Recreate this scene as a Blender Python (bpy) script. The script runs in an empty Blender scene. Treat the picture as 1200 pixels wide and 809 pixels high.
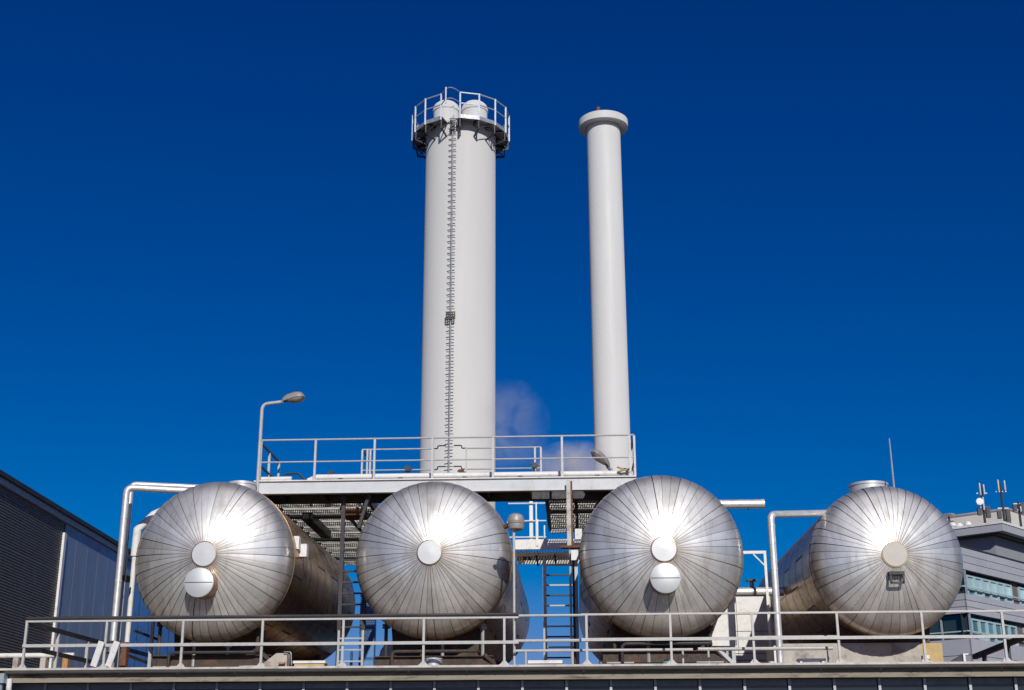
import bpy, bmesh, math, random
from mathutils import Vector, Matrix
random.seed(7)
sc = bpy.context.scene
COL = sc.collection
PI = math.pi
V = Vector

# ------------------------------------------------------------------ camera
CAMF, PITCH, ROLL, YAW, CZ = 1517.0, math.radians(18.2), math.radians(.2), math.radians(2.62), 1.6
cd = bpy.data.cameras.new('camera'); cam = bpy.data.objects.new('camera', cd); COL.objects.link(cam)
cd.sensor_width = 36; cd.lens = 36*CAMF/1200; cd.clip_start = .1; cd.clip_end = 5000
FW = V((-math.sin(YAW)*math.cos(PITCH), math.cos(YAW)*math.cos(PITCH), math.sin(PITCH)))
R0 = V((math.cos(YAW), math.sin(YAW), 0)); U0 = R0.cross(FW)
RT = R0*math.cos(ROLL) - U0*math.sin(ROLL); UP = U0*math.cos(ROLL) + R0*math.sin(ROLL)
M = Matrix((RT, UP, -FW)).transposed().to_4x4(); M.translation = V((0, 0, CZ)); cam.matrix_world = M
sc.camera = cam

def ray(x, y): return RT*((x-600)/CAMF) + UP*((404.5-y)/CAMF) + FW
def at(x, y, Y):                       # measured point of the photograph brought to the depth Y
    d = ray(x, y); return V((0, 0, CZ)) + d*(Y/d.y)
def on_plane(x, y, p, n):
    d = ray(x, y); o = V((0, 0, CZ)); return o + d*((p-o).dot(n)/d.dot(n))

# ------------------------------------------------------------------ sky and sun
SUN_EL, SUN_AZ = math.radians(28), math.radians(13)          # azimuth to the right of straight behind the camera
w = bpy.data.worlds.new("World"); sc.world = w; w.use_nodes = True
nt = w.node_tree; bg = nt.nodes['Background']; bg.inputs[1].default_value = .1
sky = nt.nodes.new('ShaderNodeTexSky'); sky.sky_type = 'NISHITA'; sky.sun_disc = False
sky.sun_elevation = SUN_EL; sky.sun_rotation = PI - SUN_AZ
sky.altitude = 200; sky.air_density = 1; sky.dust_density = .3; sky.ozone_density = 3
# deep clear winter blue: one colour curve for the whole sky (as a polarising filter gives)
sep = nt.nodes.new('ShaderNodeSeparateColor'); com = nt.nodes.new('ShaderNodeCombineColor')
nt.links.new(sky.outputs[0], sep.inputs[0])
def mth(op, a, b, tree=None):
    t = tree or nt
    n = t.nodes.new('ShaderNodeMath'); n.operation = op
    for i, v in enumerate((a, b)):
        if isinstance(v, (int, float)): n.inputs[i].default_value = v
        else: t.links.new(v, n.inputs[i])
    return n.outputs[0]
for i, (a, p) in enumerate(((2.2, 5), (.325, 1.3), (.60, 1.03))):
    c = mth('MULTIPLY', sep.outputs[i], .1)
    c2 = mth('MULTIPLY', mth('POWER', c, p), a)
    if i == 0: c2 = mth('MINIMUM', c2, mth('MAXIMUM', mth('SUBTRACT', mth('MULTIPLY', c, .62), .24), 0))   # pale sky stays neutral
    if i == 1: c2 = mth('MAXIMUM', c2, mth('SUBTRACT', mth('MULTIPLY', c, .62), .28))
    nt.links.new(mth('MULTIPLY', c2, 10), com.inputs[i])
nt.links.new(com.outputs[0], bg.inputs[0])
sl = bpy.data.lights.new('sun', 'SUN'); sl.energy = 3.4; sl.angle = math.radians(.53); sl.color = (1, .955, .87)
sun = bpy.data.objects.new('sun', sl); COL.objects.link(sun)
S = V((math.sin(SUN_AZ)*math.cos(SUN_EL), -math.cos(SUN_AZ)*math.cos(SUN_EL), math.sin(SUN_EL)))
sun.rotation_euler = S.to_track_quat('Z', 'Y').to_euler(); sun.location = S*100
sc.view_settings.view_transform = 'Standard'; sc.view_settings.look = 'None'
sc.view_settings.exposure = 0; sc.view_settings.gamma = 1
sc.render.engine = 'CYCLES'
try:
    sc.cycles.volume_bounces = 4; sc.cycles.volume_step_rate = 2; sc.cycles.volume_max_steps = 128
except Exception: pass

# ------------------------------------------------------------------ materials
MATS = {}
def material(name, col, rough=.6, metal=0, var=.12, scale=3, bump=0, bscale=40, stain=None, stain_amt=.4, stain_scale=1.5,
             stretch=(1, 1, 1), rvar=.12, spec=.5, objvar=0, aniso=0):
    m = bpy.data.materials.new(name); m.use_nodes = True; t = m.node_tree; b = t.nodes['Principled BSDF']
    N = t.nodes.new; L = t.links.new
    g = N('ShaderNodeNewGeometry'); mp = N('ShaderNodeMapping'); mp.inputs['Scale'].default_value = stretch
    L(g.outputs['Position'], mp.inputs[0])
    n1 = N('ShaderNodeTexNoise'); n1.inputs['Scale'].default_value = scale; n1.inputs['Detail'].default_value = 6
    n1.inputs['Roughness'].default_value = .65; L(mp.outputs[0], n1.inputs['Vector'])
    cr = N('ShaderNodeMapRange'); cr.inputs[1].default_value = .3; cr.inputs[2].default_value = .7
    cr.inputs[3].default_value = 1-var; cr.inputs[4].default_value = 1+var; L(n1.outputs[0], cr.inputs[0])
    fac = cr.outputs[0]
    if objvar:
        oi = N('ShaderNodeObjectInfo'); mr = N('ShaderNodeMapRange'); mr.inputs[3].default_value = 1-objvar; mr.inputs[4].default_value = 1+objvar
        L(oi.outputs['Random'], mr.inputs[0]); fac = mth('MULTIPLY', fac, mr.outputs[0], t)
    mx = N('ShaderNodeVectorMath'); mx.operation = 'SCALE'; mx.inputs[0].default_value = col; L(fac, mx.inputs['Scale'])
    out = mx.outputs[0]
    if stain:
        n2 = N('ShaderNodeTexNoise'); n2.inputs['Scale'].default_value = stain_scale; n2.inputs['Detail'].default_value = 8
        n2.inputs['Roughness'].default_value = .7; L(mp.outputs[0], n2.inputs['Vector'])
        r2 = N('ShaderNodeMapRange'); r2.inputs[1].default_value = .52; r2.inputs[2].default_value = .68
        r2.inputs[4].default_value = stain_amt; L(n2.outputs[0], r2.inputs[0])
        mm = N('ShaderNodeMix'); mm.data_type = 'RGBA'; L(r2.outputs[0], mm.inputs[0]); L(out, mm.inputs[6])
        mm.inputs[7].default_value = (*stain, 1); out = mm.outputs[2]
    L(out, b.inputs['Base Color'])
    b.inputs['Metallic'].default_value = metal; b.inputs['Specular IOR Level'].default_value = spec
    rr = N('ShaderNodeMapRange'); rr.inputs[1].default_value = .3; rr.inputs[2].default_value = .7
    rr.inputs[3].default_value = max(.05, rough-rvar); rr.inputs[4].default_value = min(1, rough+rvar)
    n3 = N('ShaderNodeTexNoise'); n3.inputs['Scale'].default_value = scale*2.3; n3.inputs['Detail'].default_value = 5
    L(mp.outputs[0], n3.inputs['Vector']); L(n3.outputs[0], rr.inputs[0]); L(rr.outputs[0], b.inputs['Roughness'])
    if bump:
        n4 = N('ShaderNodeTexNoise'); n4.inputs['Scale'].default_value = bscale; n4.inputs['Detail'].default_value = 4
        L(mp.outputs[0], n4.inputs['Vector'])
        bp = N('ShaderNodeBump'); bp.inputs['Strength'].default_value = bump; bp.inputs['Distance'].default_value = .02
        L(n4.outputs[0], bp.inputs['Height']); L(bp.outputs[0], b.inputs['Normal'])
    MATS[name] = m; return m

def cladding(name, col, rough, metal, centre_stain, film):
    """aluminium cladding sheet: brushed, dulled, each sheet its own tone; brown weather stains round the middle of the heads"""
    m = material(name, col, rough, metal, var=.1, scale=2.2, bump=.08 if centre_stain else .03, bscale=3.2 if centre_stain else 1.3, objvar=.12, rvar=.06, stretch=(1, 1, .8))
    t = m.node_tree; b = t.nodes['Principled BSDF']; N = t.nodes.new; L = t.links.new
    src = b.inputs['Base Color'].links[0].from_socket
    tc = N('ShaderNodeTexCoord'); sp = N('ShaderNodeSeparateXYZ'); L(tc.outputs['Object'], sp.inputs[0])
    nz = N('ShaderNodeTexNoise'); nz.inputs['Scale'].default_value = 5; nz.inputs['Detail'].default_value = 8
    g = N('ShaderNodeNewGeometry'); L(g.outputs['Position'], nz.inputs['Vector'])
    if centre_stain:
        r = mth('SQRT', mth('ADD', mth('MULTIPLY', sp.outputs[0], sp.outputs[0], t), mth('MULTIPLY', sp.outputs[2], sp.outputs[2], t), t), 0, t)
        mr = N('ShaderNodeMapRange'); mr.inputs[1].default_value = .75; mr.inputs[2].default_value = .25
        mr.inputs[3].default_value = 0; mr.inputs[4].default_value = .9; L(r, mr.inputs[0])
        f = mth('MULTIPLY', mr.outputs[0], nz.outputs[0], t)
    else:
        mr = N('ShaderNodeMapRange'); mr.inputs[1].default_value = .5; mr.inputs[2].default_value = .75
        mr.inputs[3].default_value = 0; mr.inputs[4].default_value = .45; L(nz.outputs[0], mr.inputs[0]); f = mr.outputs[0]
    mm = N('ShaderNodeMix'); mm.data_type = 'RGBA'; L(f, mm.inputs[0]); L(src, mm.inputs[6])
    mm.inputs[7].default_value = (.33, .25, .17, 1)
    if centre_stain:                                  # brown reflections of neighbouring tanks, painted into the colour toward the rim
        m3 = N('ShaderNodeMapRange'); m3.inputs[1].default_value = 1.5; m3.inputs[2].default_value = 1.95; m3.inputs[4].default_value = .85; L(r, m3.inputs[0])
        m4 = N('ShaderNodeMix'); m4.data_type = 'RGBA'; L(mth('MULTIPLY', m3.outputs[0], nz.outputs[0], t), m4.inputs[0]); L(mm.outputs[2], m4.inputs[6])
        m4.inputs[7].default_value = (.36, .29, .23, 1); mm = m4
        # old rain streaks and handling marks, different on every tank
        mp2 = N('ShaderNodeMapping'); mp2.inputs['Scale'].default_value = (2.6, 1.0, .55); L(g.outputs['Position'], mp2.inputs[0])
        n5 = N('ShaderNodeTexNoise'); n5.inputs['Scale'].default_value = 1.6; n5.inputs['Detail'].default_value = 7; n5.inputs['Roughness'].default_value = .68; L(mp2.outputs[0], n5.inputs['Vector'])
        r5 = N('ShaderNodeMapRange'); r5.inputs[1].default_value = .50; r5.inputs[2].default_value = .72; r5.inputs[4].default_value = .48; L(n5.outputs[0], r5.inputs[0])
        m5 = N('ShaderNodeMix'); m5.data_type = 'RGBA'; L(r5.outputs[0], m5.inputs[0]); L(mm.outputs[2], m5.inputs[6]); m5.inputs[7].default_value = (.40, .33, .26, 1); mm = m5
    L(mm.outputs[2], b.inputs['Base Color'])
    # dulled film: part of the light is scattered instead of mirrored
    b2 = N('ShaderNodeBsdfPrincipled'); b2.inputs['Metallic'].default_value = .84; b2.inputs['Roughness'].default_value = .64
    L(mm.outputs[2], b2.inputs['Base Color']); L(b.inputs['Normal'].links[0].from_socket, b2.inputs['Normal'])
    ms = N('ShaderNodeMixShader'); ms.inputs[0].default_value = film
    L(b.outputs[0], ms.inputs[1]); L(b2.outputs[0], ms.inputs[2]); L(ms.outputs[0], t.nodes['Material Output'].inputs['Surface'])
    return m

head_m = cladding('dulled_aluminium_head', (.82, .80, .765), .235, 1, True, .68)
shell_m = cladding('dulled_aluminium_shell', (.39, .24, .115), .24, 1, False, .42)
cap_m = material('bright_aluminium', (.63, .64, .65), .5, .35, var=.03, scale=4, rvar=.02)
gap_m = material('dark_seam', (.07, .057, .045), .8)
pipe_m = material('pipe_cladding', (.74, .735, .72), .45, .5, var=.08, scale=5, stain=(.4, .32, .25), stain_amt=.35, stain_scale=3)
white_m = material('white_paint', (.80, .79, .77), .5, 0, var=.05, scale=6, stain=(.45, .38, .30), stain_amt=.5, stain_scale=4)
rail_m = material('galvanised_white_rail', (.52, .51, .49), .5, .1, var=.08, scale=9, stain=(.4, .33, .27), stain_amt=.5, stain_scale=6)
chim_m = material('white_chimney_coating', (.70, .695, .68), .62, 0, var=.025, scale=.7, stain=(.62, .61, .60), stain_amt=.35, stain_scale=.5, stretch=(1, 1, .12), spec=.3)
chim2_m = material('white_chimney_enamel', (.725, .725, .715), .55, 0, var=.03, scale=.8, stain=(.6, .6, .58), stain_amt=.3, stain_scale=.6, stretch=(1, 1, .15), spec=.3)
galv_m = material('galvanised_steel', (.42, .44, .46), .5, .45, var=.15, scale=7)
galv2_m = material('pale_galvanised', (.38, .43, .48), .5, .3, var=.12, scale=7)
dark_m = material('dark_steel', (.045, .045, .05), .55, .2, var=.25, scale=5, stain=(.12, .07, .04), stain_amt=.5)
saddle_m = material('rust_brown_steel', (.065, .047, .038), .7, .1, var=.35, scale=5, stain=(.17, .075, .04), stain_amt=.8, stain_scale=3, bump=.2)
black_m = material('black_paint', (.02, .02, .022), .5, .0)
girder_m = material('pale_grey_girder_paint', (.60, .62, .64), .5, 0, var=.06, scale=3, stain=(.42, .40, .38), stain_amt=.5, stain_scale=2)
rust_m = material('rusty_paint', (.55, .54, .52), .75, .0, var=.2, scale=6, stain=(.16, .06, .03), stain_amt=.95, stain_scale=3, bump=.3, bscale=30)
rustside_m = material('rust', (.17, .075, .04), .85, .0, var=.4, scale=8, bump=.4, bscale=40)
conc_m = material('pale_concrete', (.50, .46, .41), .9, 0, var=.15, scale=4, stain=(.16, .13, .11), stain_amt=.7, stain_scale=2.2, bump=.4, bscale=30)
ochre_m = material('ochre_render', (.58, .43, .20), .9, 0, var=.15, scale=5, stain=(.3, .2, .1), stain_amt=.5, bump=.2)
brick_m = material('orange_brick', (.48, .25, .12), .9, 0, var=.2, scale=9, bump=.3)
roof_m = material('roofing_felt_gravel', (.21, .145, .10), .95, 0, var=.35, scale=12, bump=.5, bscale=60)
zinc_m = material('weathered_zinc', (.16, .153, .147), .48, .35, var=.15, scale=4, stain=(.10, .09, .085), stain_amt=.6, stain_scale=2, stretch=(1, 1, .4))
fascia_m = material('weathered_fascia_board', (.30, .262, .205), .8, 0, var=.18, scale=3, stain=(.07, .05, .033), stain_amt=.9, stain_scale=2.2, stretch=(.5, 1, 2.5))
flash_m = material('pale_edge_flashing', (.62, .57, .52), .6, 0, var=.15, scale=4, stain=(.3, .22, .17), stain_amt=.7, stain_scale=3)
glass_m = material('dark_strip_glass', (.016, .026, .036), .12, 0, var=.2, scale=.8, rvar=.06)
mull_m = material('grey_window_frame', (.22, .245, .26), .5, .2, var=.1)
corr_m = material('grey_brown_corrugated_sheet', (.165, .155, .15), .55, .12, var=.1, scale=2)
bluep_m = material('slate_blue_panel', (.255, .305, .395), .45, .1, var=.08, scale=1.2, stretch=(1, 1, .3), objvar=.06)
bluew_m = material('deep_blue_cladding', (.0, .055, .2), .5, 0, var=.05)
trim_m = material('grey_eave_trim', (.42, .415, .42), .5, .2)
eave_m = material('black_roof_edge', (.035, .03, .03), .6)
offp_m = material('lilac_grey_facade_panel', (.43, .435, .475), .55, .05, var=.05, scale=1, objvar=.04)
offd_m = material('grey_set_back_wall', (.30, .31, .33), .6, 0, var=.05)
offg_m = material('office_glass', (.03, .05, .06), .08, 0, var=.2, scale=.5, rvar=.04)
blind_m = material('pale_blue_blind', (.38, .56, .60), .6, 0, var=.1, scale=2, objvar=.25)
blinddk_m = material('teal_blind', (.08, .20, .25), .4, 0, var=.15, scale=2, objvar=.3)
frame_m = material('pale_teal_window_frame', (.45, .58, .60), .45, .1, var=.06)
brown_m = material('brown_shutter', (.16, .13, .12), .6)
cream_m = material('cream_render', (.62, .58, .52), .85, 0, var=.05)
lampgrey_m = material('lamp_housing', (.40, .365, .335), .5, .2, var=.15, scale=9, stain=(.2, .15, .12), stain_amt=.5, stain_scale=8)
lens_m = material('frosted_lamp_lens', (.30, .26, .24), .25, 0, var=.1, scale=12)
grate_m = material('galvanised_grating', (.70, .69, .64), .5, .1, var=.2, scale=4, stain=(.45, .28, .14), stain_amt=.5, stain_scale=1.2)
grnd_m = material('asphalt_yard', (.055, .053, .05), .95, 0, var=.3, scale=1.5, bump=.4, bscale=50)

for q in (chim_m, chim2_m):
    b_ = q.node_tree.nodes['Principled BSDF']
    if 'Diffuse Roughness' in b_.inputs: b_.inputs['Diffuse Roughness'].default_value = .4
# ------------------------------------------------------------------ mesh builder and object helpers
class MB:
    def __init__(s): s.v = []; s.f = []; s.s = []
    def add(s, vs, fs, smooth=False):
        o = len(s.v); s.v += [tuple(x) for x in vs]; s.f += [tuple(i+o for i in f) for f in fs]; s.s += [smooth]*len(fs); return s
    def box(s, a, b):
        x0, y0, z0 = a; x1, y1, z1 = b
        if x0 > x1: x0, x1 = x1, x0
        if y0 > y1: y0, y1 = y1, y0
        if z0 > z1: z0, z1 = z1, z0
        return s.add([(x0,y0,z0),(x1,y0,z0),(x1,y1,z0),(x0,y1,z0),(x0,y0,z1),(x1,y0,z1),(x1,y1,z1),(x0,y1,z1)],
                     [(0,3,2,1),(4,5,6,7),(0,1,5,4),(1,2,6,5),(2,3,7,6),(3,0,4,7)])
    def obox(s, o, ax, ay, az):                      # corner and three edge vectors
        o, ax, ay, az = V(o), V(ax), V(ay), V(az)
        vs = [o, o+ax, o+ax+ay, o+ay]; vs += [v+az for v in vs]
        fs = [(0,3,2,1),(4,5,6,7),(0,1,5,4),(1,2,6,5),(2,3,7,6),(3,0,4,7)]
        if ax.cross(ay).dot(az) < 0: fs = [f[::-1] for f in fs]
        return s.add(vs, fs)
    def bar(s, p, q, wd, h=None, up=(0, 0, 1)):      # rectangular bar between two points
        p, q = V(p), V(q); h = h or wd; d = (q-p).normalized(); u = V(up)
        if abs(d.dot(u)) > .98: u = V((0, 1, 0))
        x = d.cross(u).normalized(); z = x.cross(d)
        return s.obox(p - x*wd/2 - z*h/2, x*wd, q-p, z*h)
    def tube(s, pts, r, n=10, caps=True):
        pts = [V(p) for p in pts]; rs = r if isinstance(r, (list, tuple)) else [r]*len(pts)
        vs = []; fs = []; prev = None
        for i, p in enumerate(pts):
            a = pts[max(0, i-1)]; c = pts[min(len(pts)-1, i+1)]; d = (c-a).normalized()
            if prev is None:
                u = V((0, 0, 1)) if abs(d.z) < .9 else V((0, 1, 0)); x = d.cross(u).normalized()
            else: x = (prev - d*prev.dot(d)).normalized()
            prev = x; z = x.cross(d)
            k = 1
            if 0 < i < len(pts)-1:
                cosb = (p-a).normalized().dot((c-p).normalized()); k = 1/max(.5, math.sqrt((1+cosb)/2))
            vs += [p + (x*math.cos(2*PI*j/n) + z*math.sin(2*PI*j/n))*rs[i]*k for j in range(n)]
        for i in range(len(pts)-1):
            for j in range(n):
                fs.append((i*n+j, i*n+(j+1) % n, (i+1)*n+(j+1) % n, (i+1)*n+j))
        s.add(vs, fs, True)
        if caps:
            for e, fl in ((0, True), (len(pts)-1, False)):
                ring = vs[e*n:(e+1)*n]
                s.add(ring, [tuple(range(n)) if fl else tuple(reversed(range(n)))])
        return s
    def lathe(s, c, prof, ax='Z', n=48, a0=0, a1=2*PI, smooth=True, flip=False):    # prof: (radius, height)
        c = V(c); vs = []; fs = []; full = abs(a1-a0-2*PI) < 1e-6; m = n if full else n+1
        for r, h in prof:
            for j in range(m):
                a = a0 + (a1-a0)*j/n
                p = V((r*math.cos(a), r*math.sin(a), h)) if ax == 'Z' else V((r*math.cos(a), h, r*math.sin(a)))
                vs.append(c+p)
        for i in range(len(prof)-1):
            for j in range(n):
                k = (j+1) % m
                f = (i*m+j, i*m+k, (i+1)*m+k, (i+1)*m+j)
                fs.append(f[::-1] if flip else f)
        return s.add(vs, fs, smooth)
    def disc(s, c, r, ax='Z', n=32, flip=False):
        c = V(c); vs = []
        for j in range(n):
            a = 2*PI*j/n
            vs.append(c + (V((r*math.cos(a), r*math.sin(a), 0)) if ax == 'Z' else V((r*math.cos(a), 0, r*math.sin(a)))))
        return s.add(vs, [tuple(range(n))[::-1] if flip else tuple(range(n))])
    def mesh(s, name, mat, off=(0, 0, 0)):
        me = bpy.data.meshes.new(name); ox, oy, oz = off
        me.from_pydata([(x-ox, y-oy, z-oz) for x, y, z in s.v], [], s.f)
        me.polygons.foreach_set('use_smooth', s.s); me.materials.append(mat); me.update()
        if any(s.s): me.set_sharp_from_angle(angle=math.radians(32))
        return me

BASE = {}
def thing(name, label, cat, base, group=None):
    o = bpy.data.objects.new(name, None); COL.objects.link(o); o.location = base; BASE[o] = V(base); o.empty_display_size = .2
    o['label'] = label; o['category'] = cat
    if group: o['group'] = group
    return o
def part(name, mb, mat, parent, label=None, kind=None, recalc=False):
    b = BASE[parent]; me = mb.mesh(name, mat, b)
    if recalc:
        bm = bmesh.new(); bm.from_mesh(me); bmesh.ops.recalc_face_normals(bm, faces=bm.faces); bm.to_mesh(me); bm.free()
    o = bpy.data.objects.new(name, me); COL.objects.link(o); o.parent = parent; BASE[o] = b
    if label: o['label'] = label
    if kind: o['kind'] = kind
    return o
def inst(name, me, parent, loc, rot=None):           # a piece that shares its mesh; loc is in world space
    o = bpy.data.objects.new(name, me); COL.objects.link(o); o.parent = parent; o.location = V(loc)-BASE[parent]
    if rot is not None: o.rotation_euler = rot
    BASE[o] = V(loc); return o
def single(name, mb, mat, label, cat, base, group=None):
    me = mb.mesh(name, mat, base); o = bpy.data.objects.new(name, me); COL.objects.link(o); o.location = base; BASE[o] = V(base)
    o['label'] = label; o['category'] = cat
    if group: o['group'] = group
    return o
def structure(name, mb, mat):
    o = bpy.data.objects.new(name, mb.mesh(name, mat)); COL.objects.link(o); o['kind'] = 'structure'; BASE[o] = V((0, 0, 0)); return o
def fillet(pts, r, n=5):
    pts = [V(p) for p in pts]; out = [pts[0]]
    for i in range(1, len(pts)-1):
        a, b, c = pts[i-1], pts[i], pts[i+1]; d1 = (a-b).normalized(); d2 = (c-b).normalized()
        h = math.acos(max(-1, min(1, d1.dot(d2))))/2; t = min(r/math.tan(h), (a-b).length*.45, (c-b).length*.45)
        p, q = b+d1*t, b+d2*t
        for k in range(n+1):
            u = k/n; out.append(p*(1-u)**2 + b*2*u*(1-u) + q*u*u)
    return out + [pts[-1]]

# ------------------------------------------------------------------ ground
structure('ground', MB().add([(-900, -300, 0), (900, -300, 0), (900, 1500, 0), (-900, 1500, 0)], [(0, 1, 2, 3)]), grnd_m)

# ------------------------------------------------------------------ the long flat-roofed shed that carries everything
ZR, YE = 3.80, 29.4
X0, X1 = -26.0, 24.0
XL = at(7, 790, YE).x
shed = thing('flat_roofed_shed', 'long low shed with zinc gutter, stained fascia and dark strip windows under the tanks', 'building', (0, 30, 0))
part('roof', MB().box((X0, YE+.162, ZR-.22), (X1, 52, ZR)), roof_m, shed)
part('edge_flashing', MB().box((X0, YE-.02, ZR-.02), (X1, YE+.30, ZR+.025)), flash_m, shed)
wall = MB(); wall.box((X0, YE+.42, 0), (X1, YE+.70, 2.25)); wall.box((X0, 51.2, 0), (X1, 51.5, 3.575))
wall.box((X0, YE+.70, 0), (X0+.3, 51.2, 3.57)); wall.box((X1-.3, YE+.70, 0), (X1, 51.2, 3.57))
part('wall', wall, fascia_m, shed)
part('fascia', MB().box((XL+.05, YE+.10, ZR-.285), (X1, YE+.16, ZR-.022)), fascia_m, shed)
part('soffit', MB().box((X0, YE+.162, ZR-.285), (X1, YE+.70, ZR-.255)), dark_m, shed)
# gutter: half-round trough, seams and brackets
gp = []
for k in range(9):
    a = PI + PI*k/8; gp.append((YE-.03+.06*math.cos(a), ZR-.045+.062*math.sin(a)))
gm = MB(); vs = []
seg = 1.30; x = XL; gsegs = []
def gutter_mesh(L):
    m = MB(); vs = [(0, a, b) for a, b in gp] + [(L-.006, a, b) for a, b in gp]; n = len(gp)
    m.add(vs, [(i, i+1, n+i+1, n+i) for i in range(n-1)], True)
    m.tube([(0, gp[0][0], gp[0][1]+.01), (L-.006, gp[0][0], gp[0][1]+.01)], .012, 6)
    return m.mesh('gutter_segment', zinc_m, (0, YE, ZR))
gme = gutter_mesh(seg)
gb = MB()
for k in range(9):
    pass
gb.tube([(0, a-.0, b-.004) for a, b in gp], .0075, 6)
gbm = gb.mesh('gutter_bracket', zinc_m, (0, YE, ZR))
while x < 14:
    inst('gutter_segment', gme, shed, (x, YE, ZR))
    for q in (.01, .66): inst('gutter_bracket', gbm, shed, (x+q, YE-.004, ZR))
    x += seg
part('gutter_end_box', MB().box((XL-.19, YE-.13, ZR-.30), (XL+.02, YE+.09, ZR-.09)), galv2_m, shed)
part('downpipe', MB().tube([(XL-.12, YE-.0, ZR-.30), (XL-.12, YE-.0, .1)], .075, 12), galv2_m, shed)
part('downpipe', MB().tube(fillet([(XL+.08, YE+.05, ZR-.20), (XL+.08, YE+.05, ZR-.42), (XL+.08, YE+.30, ZR-.75), (XL+.08, YE+.30, .1)], .1), .06, 10), white_m, shed)
# strip windows: 52 px apart on the right, 47 on the left = one metre
pane = MB().box((.03, 0, 2.3), (.94, .02, 3.365)).mesh('window_pane', glass_m)
head = MB().box((.03, 0, 3.37), (.94, .03, 3.51)).mesh('facade_panel', mull_m)
mul = MB().box((-.028, -.05, 2.25), (.028, .05, 3.512)).mesh('mullion', galv_m)
xm = at(1136, 800, YE+.45).x; pitch = .985
k0 = -27
for k in range(k0, 9):
    xx = xm + k*pitch
    inst('window_pane', pane, shed, (xx, YE+.46, 0)); inst('facade_panel', head, shed, (xx, YE+.45, 0)); inst('mullion', mul, shed, (xx, YE+.44, 0))

# ------------------------------------------------------------------ steel tanks
RC, RK = 1.6, .308                                   # torispherical dish: crown and knuckle radius, as multiples of the shell radius
PHI = math.asin((1-RK)/(RC-RK)); HD = RC-(RC-RK)*math.cos(PHI)
def ell(u, R, A=None):                               # u: angle of the surface normal; gives radius and depth towards the camera
    if u < PHI: return R*RC*math.sin(u), -R*(RC*math.cos(u)-(RC-HD))
    return R*(1-RK+RK*math.sin(u)), -R*RK*math.cos(u)
TANKS = [
    # centre px, rim Y, R, length, gores, roll
    dict(c=(252, 657), Y=31.5, R=1.95, L=9.3, man=True, nozzle=(284, .36, .30, 1.5), lab='leftmost steel tank, its low manhole cover and bronze flank beside the slatted walkway'),
    dict(c=(508.3, 655), Y=32.2, R=1.95, L=13.2, man=False, nozzle=None, lab='steel tank under the wide ladder chimney, one plain cap in its middle'),
    dict(c=(775, 651.4), Y=31.2, R=1.95, L=12.5, man=True, nozzle=(762, .38, .14, 1.2), lab='steel tank below the slim chimney with bright cap above a bright manhole cover'),
    dict(c=(1038, 657), Y=32.6, R=1.86, L=10.6, man=False, nozzle=(1017, .50, .42, 1.7), lab='rightmost steel tank with a small bracket below its cap and a collar on top'),
]
NG = 52
def gore_mesh(R, A, wf):
    m = MB(); vs = []; fs = []; nu = 13; u0 = math.asin(.275/R/RC)
    us = [u0 + (PI/2-u0)*i/nu for i in range(nu+1)]
    rows = [ell(u, R, A) for u in us] + [(R, .09)]
    for i, (r, y) in enumerate(rows):
        gap = .0026 + .0034*min(1, r/R)
        half = PI/NG*wf - gap/max(r, .1)
        for j, q in enumerate((-1, 0, 1)):
            a = q*half; rr = r + (.0015 if q == 0 else -.004 if q > 0 else .003)*min(1, r/1.0)
            vs.append((rr*math.sin(a), y + (-.0015 if q == 0 else .003 if q > 0 else -.002), rr*math.cos(a)))
    for i in range(len(rows)-1):
        for j in range(2):
            b = i*3+j; fs.append((b, b+3, b+4, b+1))
    m.add(vs, fs, True)
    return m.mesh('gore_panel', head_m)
def shell_panel_mesh(R, w, na):
    m = MB(); half = PI/na - .009; n = 10; vs = []; fs = []
    for i in range(n+1):
        a = -half + 2*half*i/n
        for y in (.024, w-.024): vs.append((R*math.sin(a), y, R*math.cos(a)))
    for i in range(n): fs.append((2*i, 2*i+2, 2*i+3, 2*i+1))
    m.add(vs, [f[::-1] for f in fs], True); return m.mesh('shell_panel', shell_m)

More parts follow.
